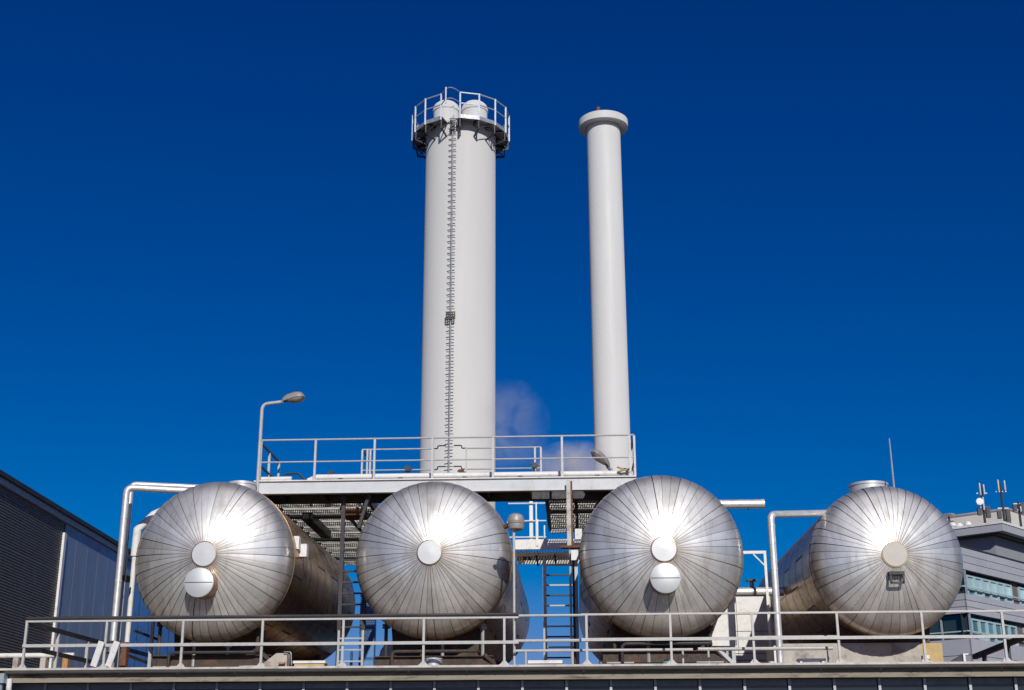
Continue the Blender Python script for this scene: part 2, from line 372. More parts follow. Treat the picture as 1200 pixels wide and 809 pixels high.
def make_tank(d):
    C = at(*d['c'], d['Y']); R = d['R']; L = d['L']; A = HD*R
    t = thing('steel_tank', d['lab'], 'tank', (C.x, C.y, ZR), 'aluminium clad tanks on the roof')
    # dark layer under the sheets: seen only in the seams
    prof = [ell(PI/2*i/32, R-.02, A) for i in range(33)]
    prof += [(R-.006, .1), (R-.006, L)] + [(a, L - b) for a, b in reversed([ell(PI/2*i/16, R-.02, A) for i in range(17)])][1:]
    part('insulation', MB().lathe(C+V((0, .012, 0)), prof, 'Y', 128), gap_m, t, recalc=True)
    wfs = [.90]*17 + [1.0]*18 + [1.10]*17; random.shuffle(wfs); gms = {q: gore_mesh(R, A, q) for q in (.90, 1.0, 1.10)}
    ac = random.uniform(0, 2*PI)
    for q in wfs:
        gm = gms[q]; a = ac + PI*q/NG; ac += 2*PI*q/NG
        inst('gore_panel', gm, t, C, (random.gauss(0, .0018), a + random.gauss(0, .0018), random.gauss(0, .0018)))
    # rim band where head meets shell
    part('rim_band', MB().lathe(C, [(R+.001, .085), (R+.014, .09), (R+.014, .17), (R+.001, .175)], 'Y', 96), shell_m, t, recalc=True)
    nb = max(4, round((L-.18)/1.02)); w = (L-.18)/nb; na = 9
    pm = shell_panel_mesh(R, w, na)
    for i in range(nb):
        for k in range(na):
            inst('shell_panel', pm, t, C + V((0, .18+i*w, 0)), (0, 2*PI*(k+.5*(i % 2))/na + random.gauss(0, .006), 0))
    rd = [(a, L - b) for a, b in reversed([ell(PI/2*i/14, R, A) for i in range(15)])]
    part('rear_head', MB().lathe(C, rd, 'Y', 64), shell_m, t, recalc=True)
    # cap in the middle of the head
    y0 = -A
    part('centre_cap', MB().lathe(C, [(.27, y0+.06), (.292, y0+.03), (.292, y0-.012), (.283, y0-.022), (.0, y0-.03)], 'Y', 40), cream_m if d is TANKS[3] else cap_m, t, recalc=True)
    tan = d is TANKS[3]
    part('cap_ring', MB().lathe(C, [(.289, y0-.008), (.312, y0-.004), (.312, y0+.05), (.289, y0+.05)], 'Y', 40), ochre_m if tan else shell_m, t, 'tan ring round the cap' if tan else None, recalc=True)
    if d['man']:
        ox = .03 if d is TANKS[0] else -.02; oz = -.72; rr = .345; yh = -(math.sqrt((R*RC)**2-oz*oz)-R*(RC-HD))
        c = C + V((ox, 0, oz))
        part('manhole_neck', MB().lathe(c, [(rr-.012, yh+.25), (rr-.012, yh-.43)], 'Y', 40), shell_m, t, recalc=True)
        cv = part('manhole_cover', MB().lathe(c, [(rr-.012, yh-.40), (rr, yh-.40), (rr, yh-.455), (rr-.012, yh-.462), (0, yh-.464)], 'Y', 40), cap_m, t, recalc=True)
        part('cover_seam', MB().box((c.x-rr+.02, c.y+yh-.474, c.z-.006), (c.x+rr-.02, c.y+yh-.462, c.z+.006)), gap_m, cv)
    if d is TANKS[3]:
        b = part('bracket', MB().box((C.x-.20, C.y-A-.14, C.z-.50), (C.x+.16, C.y-A+.05, C.z-.42)), dark_m, t)
        part('bracket_frame', MB().bar((C.x-.17, C.y-A-.1, C.z-.48), (C.x-.17, C.y-A-.1, C.z-.70), .05).bar((C.x+.13, C.y-A-.1, C.z-.48), (C.x+.13, C.y-A-.1, C.z-.70), .05).bar((C.x-.17, C.y-A-.1, C.z-.69), (C.x+.13, C.y-A-.1, C.z-.69), .05), dark_m, t)
    if d['nozzle']:
        px, r, h, dy = d['nozzle']; x = at(px, 565, d['Y']+dy).x; zt = C.z + math.sqrt(R*R-(x-C.x)**2)
        nm = MB(); c = (x, C.y+dy, zt)
        nm.lathe(c, [(r, -.4), (r, h-.06), (r+.02, h-.06), (r+.02, h), (r-.02, h+.012), (0, h+.03)], 'Z', 40)
        part('top_nozzle', nm, cap_m, t, recalc=True)
    return t, C
tank_objs = [make_tank(d) for d in TANKS]
TC = [c for _, c in tank_objs]

# supports (saddle and plinth belong to each tank)
for i, (t, C) in enumerate(tank_objs):
    R = TANKS[i]['R']; L = TANKS[i]['L']
    for yy in (.9, L-1.2):
        m = MB(); vs = []; n = 14; hw = 1.12
        for k in range(n+1):
            a = -hw + 2*hw*k/n; z = C.z - math.sqrt(max(.01, (R+.0)**2-a*a))
            vs += [(C.x+a, C.y+yy-.14, z), (C.x+a, C.y+yy+.14, z), (C.x+a*.94, C.y+yy-.14, 4.28), (C.x+a*.94, C.y+yy+.14, 4.28)]
        fs = []
        for k in range(n):
            b = 4*k; fs += [(b, b+4, b+5, b+1), (b, b+2, b+6, b+4), (b+1, b+5, b+7, b+3), (b+2, b+3, b+7, b+6)]
        fs += [(0, 1, 3, 2), (4*n, 4*n+2, 4*n+3, 4*n+1)]
        part('saddle', m.add(vs, fs), saddle_m, t, recalc=True)
    if i < 3:
        b = MB()
        for yy in (.45, 1.35): b.box((C.x-1.45, C.y+yy-.15, 4.02), (C.x+1.45, C.y+yy+.15, 4.275))
        for zz in (4.0, 4.28): b.box((C.x-1.47, C.y+.2, zz-.02), (C.x+1.47, C.y+.30-.02, zz))
        part('support_beam', b, saddle_m, t)
        for sx in (-1, 1):
            part('plinth', MB().box((C.x+sx*1.05-.32, C.y+.1, ZR), (C.x+sx*1.05+.32, C.y+1.9, 4.018)), conc_m, t)
            part('plinth', MB().box((C.x+sx*1.05-.32, C.y+L-1.9, ZR), (C.x+sx*1.05+.32, C.y+L-.5, 4.278)), conc_m, t)
    else:
        xa, xb, xc = (at(q, 760, C.y+.6).x for q in (906, 1079, 1105))
        part('plinth', MB().box((xa+.15, C.y+.62, ZR), (xb, C.y+1.8, 4.58)), conc_m, t, 'pale concrete block with black stains')
        part('plinth', MB().box((xa, C.y+.5, ZR), (xa+.148, C.y+1.8, 4.52)), white_m, t)
        part('plinth', MB().box((xb+.002, C.y+.66, ZR), (xc, C.y+1.7, 4.57)), ochre_m, t, 'ochre right end of the plinth')  # right end of the plinth coloured ochre
        part('plinth', MB().box((C.x-1.3, C.y+L-1.9, ZR), (C.x+1.3, C.y+L-.5, 4.278)), conc_m, t)
for i in range(3):
    t, C = tank_objs[i]; rnd = random.Random(i+4)
    for k in range(4):
        x = C.x + (-1.25, -.45, .35, 1.15)[k] + rnd.uniform(-.15, .15); y = C.y + rnd.uniform(.0, .25); zb = C.z - math.sqrt(TANKS[i]['R']**2-(x-C.x)**2)
        m = MB().tube([(x, y+.3, zb+.1), (x, y+.3, 4.02)], .045, 8); m.tube([(x, y+.3, zb-.12), (x, y+.3, zb-.08)], .10, 10); m.tube([(x, y+.3, zb-.06), (x, y+.3, zb-.02)], .10, 10)
        part('drain_pipe', m, (galv_m, saddle_m, dark_m)[rnd.randrange(3)], t)
    z = 4.33 + .05*i
    part('drain_header', MB().tube(fillet([(C.x-1.0, C.y+.1, ZR), (C.x-1.0, C.y+.1, z), (C.x+1.1, C.y+.1, z), (C.x+1.1, C.y+.5, z)], .12), .04, 8), (dark_m, saddle_m, dark_m)[i], t)
    part('brace', MB().bar((C.x+1.25, C.y+.2, 4.3), (C.x+1.75, C.y+.5, 3.85), .09), girder_m if i == 2 else saddle_m, t)
# junction boxes on the first tank's shoulder
t, C = tank_objs[0]
for px, py, s in ((345, 637, .2), (354, 646, .22)):
    p = at(px+2, py, C.y+.55 if px < 350 else C.y+.85)
    part('junction_box', MB().box((p.x-.10, p.y-.14, p.z-.16), (p.x+.10, p.y+.10, p.z+.16)), white_m, t)
    part('box_bracket', MB().bar((p.x-.05, p.y, p.z-.17), (C.x+1.75, p.y+.1, C.z+.3), .05), galv_m, t)

# ------------------------------------------------------------------ front railings at the roof edge
YR = YE + .12
def roof_rail(name, label, pxs, ytop, ymid, dark_top, ends=(0, 0)):
    pts = []
    x0 = at(pxs[0], ytop(pxs[0]), YR).x; x1 = at(pxs[-1], ytop(pxs[-1]), YR).x
    zt = at((pxs[0]+pxs[-1])/2, ytop((pxs[0]+pxs[-1])/2), YR).z; zm = at((pxs[0]+pxs[-1])/2, ymid((pxs[0]+pxs[-1])/2), YR).z
    t = thing(name, label, 'railing', (x0, YR, ZR), 'white railings along the roof edge')
    xa, xb = x0+ends[0], x1+ends[1]
    part('top_rail', MB().box((xa, YR-.03, zt-.025), (xb, YR+.03, zt+.016)), rail_m, t)
    if dark_top: part('rail_cable', MB().tube([(xa, YR+.01, zt+.062), (xb, YR+.01, zt+.062)], .04, 8), dark_m, t)
    part('mid_rail', MB().box((xa, YR-.058, zm-.038), (xb, YR-.032, zm+.03)), rail_m, t)
    for px in pxs:
        x = at(px, ytop(px), YR).x
        p = part('post', MB().box((x-.025, YR-.028, ZR+.03), (x+.025, YR+.028, zt-.026)), rail_m, t)
        f = MB().box((x-.11, YR-.10, ZR+.026), (x+.11, YR+.08, ZR+.042))
        for s in (-1, 1): f.add([(x+s*.026, YR-.004, ZR+.043), (x+s*.10, YR-.004, ZR+.043), (x+s*.026, YR-.004, ZR+.13), (x+s*.026, YR+.004, ZR+.043), (x+s*.10, YR+.004, ZR+.043), (x+s*.026, YR+.004, ZR+.13)],
                               [(0, 1, 2), (3, 5, 4), (0, 3, 4, 1), (1, 4, 5, 2), (2, 5, 3, 0)])
        part('foot_plate', f, rail_m, p)
    return t, zt, zm
ln = lambda xa, ya, xb, yb: (lambda x: ya+(yb-ya)*(x-xa)/(xb-xa))
yt = ln(31, 729.5, 1200, 714.8); ym = ln(31, 758, 1200, 745)
r1, zt1, zm1 = roof_rail('roof_railing', 'white railing with a dark pipe along its top, left part of the roof edge', [32, 126, 215.5, 308.5, 403, 497, 591], yt, ym, True, (-.03, .32))
r2, zt2, zm2 = roof_rail('roof_railing', 'plain white railing along the right part of the roof edge', [687, 785, 881, 980, 1079, 1173, 1270], yt, ym, False, (-.12, .1))
# returns running back from the left end, shaded sides coloured in as dark steel
xl = at(32, 729, YR).x
rr_ = thing('return_railing', 'dark railing running back from the left roof corner, sloping stringers beside it', 'railing', (xl, YR+2, ZR))
ye = YR + 9.2
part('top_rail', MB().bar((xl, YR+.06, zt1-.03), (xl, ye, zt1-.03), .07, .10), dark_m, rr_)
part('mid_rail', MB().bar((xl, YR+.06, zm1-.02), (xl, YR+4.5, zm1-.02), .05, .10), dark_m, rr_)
for px in (70, 106):
    yy = YR*(675-31)/(675-px)
    part('post', MB().box((xl-.035, yy-.035, ZR), (xl+.035, yy+.035, zt1-.09)), rail_m, rr_)
# second dark return near the first tank
x2 = at(180, 720, 33).x
r3 = thing('return_railing', 'short dark railing before the deep blue wall, left of the first tank', 'railing', (x2, 32, ZR))
part('post', MB().box((x2-.04, 32.96, ZR), (x2+.04, 33.04, at(180, 718, 33).z)), rail_m, r3)
part('rail', MB().bar(at(157, 739, 32.2), at(186, 750, 33.6), .05), dark_m, r3)
part('rail', MB().bar(at(149, 768, 32.0), at(182, 780, 33.6), .06), dark_m, r3)
# right-hand dark return, with posts
r4 = thing('return_railing', 'dark sloping railing behind the right end of the white railing', 'railing', (10.3, 34, ZR))
pa, pb = at(1142, 770, 36), at(1215, 741, 31.2)
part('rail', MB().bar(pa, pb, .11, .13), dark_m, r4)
for px, k in ((1154, .17), (1183, .56)):
    q = pa.lerp(pb, k); part('post', MB().box((q.x-.05, q.y-.05, ZR), (q.x+.05, q.y+.05, q.z-.06)), dark_m, r4)
# low pipe rails behind the railings
lp = thing('low_handrail', 'thin grey pipe rail low behind the railing between second and third tank', 'railing', (0, 30.2, ZR), 'low grey pipe rails')
a, b = at(603, 763, 30.1), at(812, 763, 30.1); zz = a.z
part('rail', MB().tube([(a.x, 30.1, zz), (b.x, 30.1, zz)], .032, 8), rail_m, lp)
part('upper_rail', MB().tube([(at(604, 722, 30.1).x, 30.1, at(640, 721.5, 30.1).z), (at(690, 722, 30.1).x, 30.1, at(640, 721.5, 30.1).z)], .03, 8), rail_m, lp)
part('upper_rail', MB().tube([(at(604, 752, 30.1).x, 30.1, at(640, 751, 30.1).z), (at(690, 752, 30.1).x, 30.1, at(640, 751, 30.1).z)], .035, 8), rail_m, lp)
for px in (616, 671, 800): 
    x = at(px, 763, 30.1).x; part('post', MB().tube([(x, 30.1, ZR), (x, 30.1, zz)], .025, 8), rail_m, lp)
lp2 = thing('low_handrail', 'thin grey pipe rail low behind the railing, left of the rightmost tank', 'railing', (5, 30.2, ZR), 'low grey pipe rails')
a, b = at(818, 761, 30.2), at(976, 761, 30.2)
part('rail', MB().tube([(a.x, 30.2, a.z), (b.x, 30.2, a.z)], .04, 8), rail_m, lp2)
z5 = at(900, 747, 30.2).z
part('upper_rail', MB().tube([(at(884, 748, 30.2).x, 30.2, z5), (at(981, 748, 30.2).x, 30.2, z5)], .035, 8), rail_m, lp2)
for px in (830, 970):
    x = at(px, 763, 30.2).x; part('post', MB().tube([(x, 30.2, ZR), (x, 30.2, a.z)], .025, 8), rail_m, lp2)
# sloping white stringers of a short step
st = thing('short_steps', 'two sloping white stringers with a dark gap at the left railing', 'steps', (at(118, 778, 30.3).x, 30.3, ZR))
for (xa, xb, y1) in ((119.5, 109.5, 752), (137.5, 127, 752)):
    p = at(xa, y1, YR-.16); q = at(xb, 781, YR-.10); part('stringer', MB().bar(q, p, .14, .05, up=(0, -1, 0)), white_m, st)
for k in (.25, .55, .85):
    p = at(110, 779, 30.3).lerp(at(122, 748.5, 30.9), k); q = at(126, 779, 30.3).lerp(at(138, 748.5, 30.9), k)
    part('tread', MB().bar(p+V((0.02, .22, -.05)), q+V((0.02, .22, -.05)), .12, .03), dark_m, st)
part('cover_board', MB().bar(at(128, 753, 31.1), at(141, 753, 31.1), .05, .08), dark_m, st)
single('rusty_post', MB().box((at(147, 756, 31.4).x-.07, 31.3, ZR), (at(147, 756, 31.4).x+.07, 31.5, at(147, 753, 31.4).z)), rustside_m, 'short rusty brown post beside the white stringers', 'post', (at(147, 756, 31.4).x, 31.4, ZR))

# ------------------------------------------------------------------ pipework on the left
def zpipe(name, label, pts, r, rad, n=14, joints=(), mat=None, base=None, group=None):
    t = thing(name, label, 'pipe', base or (V(pts[-1]).x, V(pts[-1]).y, ZR), group)
    part('pipe_run', MB().tube(fillet(pts, rad, 6), r, n), mat or pipe_m, t)
    for a, b in joints:
        a, b = V(a), V(b); part('joint_band', MB().tube([a, b], r+.008, n), mat or pipe_m, t)
    return t
Yp = 31.6
pA = at(148.5, 571.5, Yp); xE = TC[0].x - .5; Yq = Yp + 1.2
xv = at(148.5, 575, Yp).x
g = 'bent insulated pipes entering the left tank'
# horizontal run is behind the head, entering the shell from above
zpipe('insulated_pipe', 'front pipe of the bent pair that rises beside the left tank', [(xE, Yp+.9, pA.z), (xv+.25, Yp+.9, pA.z), (xv, Yp+.9, pA.z), (xv, Yp+.9, ZR)] if False else [(xE, Yp+.55, pA.z-.02), (xv, Yp, pA.z), (xv, Yp, ZR)], .085, .16,
      joints=[((xv, Yp, at(143, 606, Yp).z), (xv, Yp, at(143, 606, Yp).z-.05)), ((xv, Yp, at(138, 680, Yp).z), (xv, Yp, at(138, 680, Yp).z-.05))], group=g)
xw = at(153, 578, 32.3).x; pB = at(156, 567.5, 32.3)
tB = zpipe('insulated_pipe', 'thinner rear pipe of the bent pair, capped dark halfway down', [(xE, 32.9, pB.z), (xw, 32.3, pB.z), (xw, 32.3, ZR)], .07, .14, group=g)
part('clamp', MB().box((xw-.14, 32.15, at(145, 682, 32.3).z), (xw+.14, 32.45, at(145, 675, 32.3).z)), black_m, tB)
part('support_channel', MB().box((xw-.11, 32.18, ZR), (xw+.11, 32.22, at(145, 681, 32.3).z)), galv2_m, tB)
Yd = 32.9
d0, d1, d2 = at(180, 604, Yd), at(160.5, 620, Yd), at(152, 779, Yd)
td = thing('exhaust_duct', 'pale bent duct leaning out from the left tank', 'duct', (d1.x, Yd, ZR))
part('duct_bend', MB().tube([d0+V((.5, .6, .45)), d0, V((d1.x+.02, Yd, d1.z-.02)), V((d1.x, Yd, at(159, 652, Yd).z))], .105, 12), white_m, td)
part('riser', MB().tube([(d1.x, Yd, at(159, 652, Yd).z), (d1.x, Yd, ZR)], .065, 12), white_m, td)
p0, p1 = at(-60, 771, 34), at(87, 768, 34)
wp = thing('white_pipe', 'thick white pipe lying level on low stools at the left roof edge', 'pipe', (p0.x+3, 34, ZR))
part('pipe_run', MB().tube([(p0.x, 34, p1.z), (p1.x, 34, p1.z)], .065, 12), white_m, wp)
for px in (52, 78, 20):
    x = at(px, 775, 34).x; part('stool', MB().box((x-.07, 33.9, ZR), (x+.07, 34.1, p1.z-.066)), conc_m if px != 78 else brick_m, wp)

# ------------------------------------------------------------------ pipework between third and fourth tank
q0, q1 = at(850, 590.5, 33.4), at(895, 590.5, 33.4)
sp_ = thing('stub_pipe', 'short fat level pipe ending in the sky right of the third tank', 'pipe', (q0.x, 33.4, q0.z))
part('pipe_run', MB().tube([(TC[2].x+.6, 33.4, q1.z), (q1.x, 33.4, q1.z)], .115, 18), pipe_m, sp_)
part('end_cap', MB().tube([(q1.x-.05, 33.4, q1.z), (q1.x+.012, 33.4, q1.z)], .123, 18), pipe_m, sp_)
part('drain', MB().tube([(q1.x-.4, 33.4, q1.z-.10), (q1.x-.4, 33.4, q1.z-.15)], .03, 8), dark_m, sp_)
Yz = 31.4
e0 = at(903, 603, Yz); e1 = at(903, 780, Yz)
zpipe('insulated_pipe', 'single bent pipe rising left of the rightmost tank', [(TC[3].x-.75, Yz+1.75, at(968, 600, Yz+1.5).z+.02), (e0.x, Yz, e0.z), (e0.x, Yz, ZR)], .085, .17,
      joints=[((e0.x, Yz, at(905, 666, Yz).z), (e0.x, Yz, at(905, 666, Yz).z-.04)), ((e0.x, Yz, at(903, 616, Yz).z), (e0.x, Yz, at(903, 616, Yz).z-.04))])
h0, h1 = at(850, 694, 37), at(897, 693.5, 37)
hp = thing('level_pipe', 'level fat pipe with a small valve behind the third tank', 'pipe', (h0.x, 37, ZR))
part('pipe_run', MB().tube([(h0.x-1.5, 37, h0.z), (h1.x+.5, 37, h0.z)], .125, 16), pipe_m, hp)
v = at(881, 684, 37)
part('valve', MB().tube([(v.x, 37, h0.z+.1), (v.x, 37, v.z+.06)], .055, 8).box((v.x-.14, 36.9, v.z+.06), (v.x+.14, 37.1, v.z+.11)), dark_m, hp)
for px in (856, 900): x = at(px, 700, 37).x; part('stand', MB().box((x-.05, 36.95, ZR), (x+.05, 37.05, h0.z-.125)), galv_m, hp)
fb = thing('support_gallows', 'thin pale angle frame with diagonal brace right of the third tank', 'support', (at(897, 700, 36).x, 36, ZR))
f0, f1 = at(866, 648, 36), at(896, 647.5, 36); xf = f1.x
part('post', MB().box((xf-.035, 35.965, ZR), (xf+.035, 36.035, f1.z-.04)), white_m, fb)
part('beam', MB().box((f0.x-.4, 35.96, f1.z-.038), (xf+.035, 36.04, f1.z+.04)), white_m, fb)
part('brace', MB().bar((at(882, 649, 36).x, 36, f1.z-.03), (xf-.02, 36, at(896, 663, 36).z), .035), white_m, fb)
# white plant housing behind
wb0, wb1 = at(840, 700, 40), at(930, 700, 40); zt_ = at(870, 699, 40).z
ph = thing('plant_housing', 'white panelled plant housing behind the gap between third and fourth tank', 'housing', ((wb0.x+wb1.x)/2, 41, ZR))
part('core', MB().box((wb0.x+.02, 40.03, ZR), (wb1.x-.02, 43, zt_-.02)), dark_m, ph)
zs = [ZR, at(870, 774, 40).z, at(870, 766, 40).z, at(870, 740, 40).z, at(870, 720, 40).z, zt_]
for a, b in zip(zs[:-1], zs[1:]):
    if b-a < .02: continue
    xs = [wb0.x, at(862, 700, 40).x, wb1.x]
    for xa, xb in zip(xs[:-1], xs[1:]): part('wall_panel', MB().box((xa+.008, 40, a+.01), (xb-.008, 40.028, b-.01)), white_m, ph)
du = thing('white_duct', 'white tapered duct leaning beside the third tank flank', 'duct', (at(838, 750, 34.5).x, 34.5, ZR))
dd = [at(828, 757, 34.5), at(862, 757, 34.5), at(862, 700, 34.5), at(847, 700, 34.5)]
m = MB(); vs = [v for v in dd] + [v+V((0, .5, 0)) for v in dd]
part('duct_body', m.add(vs, [(0, 1, 2, 3), (7, 6, 5, 4), (0, 4, 5, 1), (1, 5, 6, 2), (2, 6, 7, 3), (3, 7, 4, 0)]), white_m, du, recalc=True)
part('support_leg', MB().box((dd[0].x+.25, 34.6, ZR), (dd[1].x-.1, 34.9, dd[0].z)), rust_m, du)
part('handle_rod', MB().bar((dd[1].x+.02, 34.45, dd[1].z), (dd[1].x+.02, 34.45, dd[2].z+.02), .02), galv_m, du)

# ------------------------------------------------------------------ steel pipe bridge across the tanks
YP = 33.3
zd = at(500, 562.5, YP).z; xpl = at(298, 565, YP).x; xpr = at(745.5, 560, YP).x
DP = 1.5                                             # depth of the cross walkway
pf = thing('pipe_bridge', 'grey steel platform bridging behind the first three tanks, with thin railing', 'platform', ((xpl+xpr)/2, YP, ZR))
part('front_girder', MB().box((xpl, YP, zd-.30), (xpr, YP+.03, zd)), girder_m, pf)
part('girder_flange', MB().box((xpl, YP-.06, zd+.002), (xpr, YP+.12, zd+.03)), white_m, pf)
part('girder_flange', MB().box((xpl, YP-.03, zd-.325), (xpr, YP+.14, zd-.302)), girder_m, pf)
part('rear_girder', MB().box((xpl, YP+DP, zd-.30), (xpr, YP+DP+.03, zd)), dark_m, pf)
for xx in (xpl, xpr-.03): part('end_girder', MB().box((xx, YP+.032, zd-.30), (xx+.03, YP+DP-.002, zd)), girder_m, pf)
part('deck_plate', MB().box((xpl+.032, YP+.034, zd-.07), (at(420, 560, YP).x, YP+DP-.002, zd-.03)), dark_m, pf)
part('deck_plate', MB().box((at(420, 560, YP).x+.005, YP+.034, zd-.06), (at(620, 560, YP).x, YP+DP-.002, zd-.02)), dark_m, pf)
part('deck_plate', MB().box((at(688, 560, YP).x, YP+.034, zd-.06), (xpr-.035, YP+DP-.002, zd-.02)), dark_m, pf)
for k in range(9):
    xx = xpl + (xpr-xpl)*(k+.5)/9; part('cross_beam', MB().box((xx-.03, YP+.035, zd-.24), (xx+.03, YP+DP-.003, zd-.072)), dark_m, pf)
zrt = at(540, 512.5, YP).z; zrm = at(540, 538.5, YP).z
xlo = at(304, 515, YP).x
part('top_rail', MB().tube([(xlo, YP+.03, zrt), (xpr-.02, YP+.03, zrt)], .024, 8), rail_m, pf)
part('mid_rail', MB().tube([(xlo, YP+.03, zrm), (xpr-.02, YP+.03, zrm)], .02, 8), rail_m, pf)
for px in (305, 369, 438.5, 506.5, 577.6, 658.8, 738.5, 744.5):
    x = at(px, 540, YP).x if px < 744 else xpr-.02
    part('rail_post', MB().box((x-.028, YP+.004, zd+.031), (x+.028, YP+.056, zrt-.02)), rail_m, pf)
# return rails at both ends, their shaded side put into the colour as dark steel
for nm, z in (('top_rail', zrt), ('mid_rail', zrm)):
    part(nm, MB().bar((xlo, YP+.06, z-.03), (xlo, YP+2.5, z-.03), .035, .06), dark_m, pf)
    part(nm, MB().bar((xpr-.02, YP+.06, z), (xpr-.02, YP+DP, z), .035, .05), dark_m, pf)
for yy in (YP+1.25, YP+2.45): part('rail_post', MB().box((xlo-.03, yy-.03, zd-.3), (xlo+.03, yy+.03, zrt-.06)), rail_m, pf)
part('rail_post', MB().box((xpr-.05, YP+DP-.06, zd), (xpr, YP+DP-.01, zrt)), rail_m, pf)
# rear railing with a gap where the ladder cage comes down
YB = YP + DP - .02
xb0, xb1, xb2, xb3 = (at(px, 526, YB).x for px in (424.5, 508, 546, 634))
zb1, zb2 = at(540, 525.5, YB).z, at(540, 550, YB).z
for a, b in ((xb0, xb1), (xb2, xb3)):
    part('rear_rail', MB().tube([(a, YB, zb1), (b, YB, zb1)], .022, 8), rail_m, pf)
    part('rear_rail', MB().tube([(a, YB, zb2), (b, YB, zb2)], .02, 8), rail_m, pf)
for a, s in ((xb1, 1), (xb2, -1)):
    for z in (zb1, zb2): part('rail_hook', MB().tube(fillet([(a, YB, z), (a+s*.12, YB, z), (a+s*.12, YB, z+.08), (a+s*.34, YB, z+.08)], .04), .018, 6), dark_m, pf)
for px in (424.5, 430.5, 434, 508, 546, 627, 634):
    x = at(px, 540, YB).x; part('rear_rail_post', MB().box((x-.025, YB-.025, zd), (x+.025, YB+.025, zb1-.01)), rail_m, pf)
for z in (zb1, zb2):
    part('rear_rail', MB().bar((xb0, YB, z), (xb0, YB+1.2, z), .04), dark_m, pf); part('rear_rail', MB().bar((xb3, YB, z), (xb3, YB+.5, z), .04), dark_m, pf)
# columns
xc = at(668, 600, YP-.12).x
zc0 = at(668, 641, YP).z
cl = part('support_column', MB().box((xc-.085, YP-.20, zc0), (xc+.02, YP-.17, zd-.10)).box((xc-.045, YP-.17, zc0), (xc-.02, YP-.065, zd-.12)), rust_m, pf, 'pale flaking column with a rusty side')
part('column_web', MB().box((xc+.021, YP-.20, zc0), (xc+.07, YP-.065, zd-.12)), rustside_m, cl)
part('column_bracket', MB().box((xc-.25, YP-.26, zc0-.06), (xc+.30, YP-.03, zc0-.002)), rustside_m, cl)
part('column_stub', MB().tube([(xc-.02, YP-.15, ZR), (xc-.02, YP-.15, zc0-.06)], .03, 8), rail_m, cl)
part('column_stub', MB().tube([(xc+.06, YP-.12, ZR), (xc+.06, YP-.12, zc0-.06)], .03, 8), dark_m, cl)
for px, py, hh in ((678, 626.5, .26), (671.5+2, 651, .25)):
    p = at(px, py, YP-.3); part('switch_box', MB().box((p.x-.09, YP-.40, p.z-hh/2-.01), (p.x+.09, YP-.262, p.z+hh/2)), white_m, pf)
for px in (402,):
    x = at(px, 620, YP+.5).x; part('support_column', MB().box((x-.05, YP+.42, ZR), (x+.05, YP+.52, zd-.30)), dark_m, pf)
for x in (xpl+.15, xpr-.2): part('support_column', MB().box((x-.08, YP+.7, ZR), (x+.08, YP+.86, zd-.30)), dark_m, pf)
x = at(433, 600, YP+.4).x; part('knee_brace', MB().bar((x, YP+.3, zd-.3), (x-.25, YP+.3, zd-1.2), .14, .08), dark_m, pf)

# grated walkways running back between the tanks
def walkway(label, xa, xb, ya, yb, z, rows):
    t = thing('grated_walkway', label, 'walkway', ((xa+xb)/2, ya, z), 'grated walkways between the tanks')
    for x in (xa, xb): part('side_beam', MB().box((x-.05, ya, z-.20), (x+.05, yb, z+.02)), dark_m, t)
    n = rows; w = (yb-ya)/n; bw = xb-xa-.12
    m = MB(); k = 0; x = .01
    while x < bw-.01:
        m.box((x, .0, 0), (x+.016, w-.012, .04)); x += .075
    for q in range(int(w/.12)):
        m.box((0, .03+q*.12, .008), (bw, .04+q*.12, .03))
    me = m.mesh('grating_panel', grate_m)
    cb_ = MB().box((0, .012, -.13), (bw, .05, -.005)); x = .0
    mb0 = cb_.mesh('bearer_core', dark_m)
    cb_ = MB()
    while x < bw-.03: cb_.box((x, 0, -.125), (x+.036, .011, -.008)); x += .062
    mb = cb_.mesh('bearer_teeth', grate_m)
    md = MB().box((0, 0, -.10), (bw, .40, -.05)).mesh('cable_tray', dark_m)
    for i in range(n):
        inst('grating_panel', me, t, (xa+.06, ya+i*w, z-.03))
        cbo = inst('cross_bearer', mb0, t, (xa+.06, ya+i*w+w*.5, z-.035)); inst('bearer_teeth', mb, cbo, (xa+.06, ya+i*w+w*.5, z-.035))
    for i in range(1, n, 4): inst('cable_tray', md, t, (xa+.06, ya+(i+.58)*w, z-.12))
    return t
wa = at(316, 590, YP+DP+.1).x; wb = at(433, 590, YP+DP+.1).x
w1 = walkway('pale grated walkway running back above the gap between first and second tank', wa, wb, YP+DP+.06, 46.5, zd-.12, 12)
xm_ = (wa+wb)/2 + .35
part('cable_box', MB().bar((xm_-.9, 36, zd-.42), (xm_-.9, 39, zd-.42), .28, .22), black_m, w1)
part('pipe_under', MB().tube([(xm_+.15, 35.5, zd-.30), (xm_+.15, 46, zd-.30)], .05, 8), dark_m, w1)
part('hanger_box', MB().box((xm_+.1, 36, zd-.40), (xm_+.75, 36.8, zd-.20)), rustside_m, w1)
wc = at(641, 590, YP+DP+.1).x; wd_ = at(702, 590, YP+DP+.1).x
w2 = walkway('short grated walkway running back beside the rusty column before the third tank', wc, wd_, YP+DP+.06, 39.4, zd-.12, 6)
part('lamp_tube', MB().tube([at(646, 623, 38), at(664, 622, 38)], .07, 8), white_m, w2)
part('hanger', MB().bar(at(675, 585, 35.2), at(676.5, 620, 35.2), .09), black_m, w2)

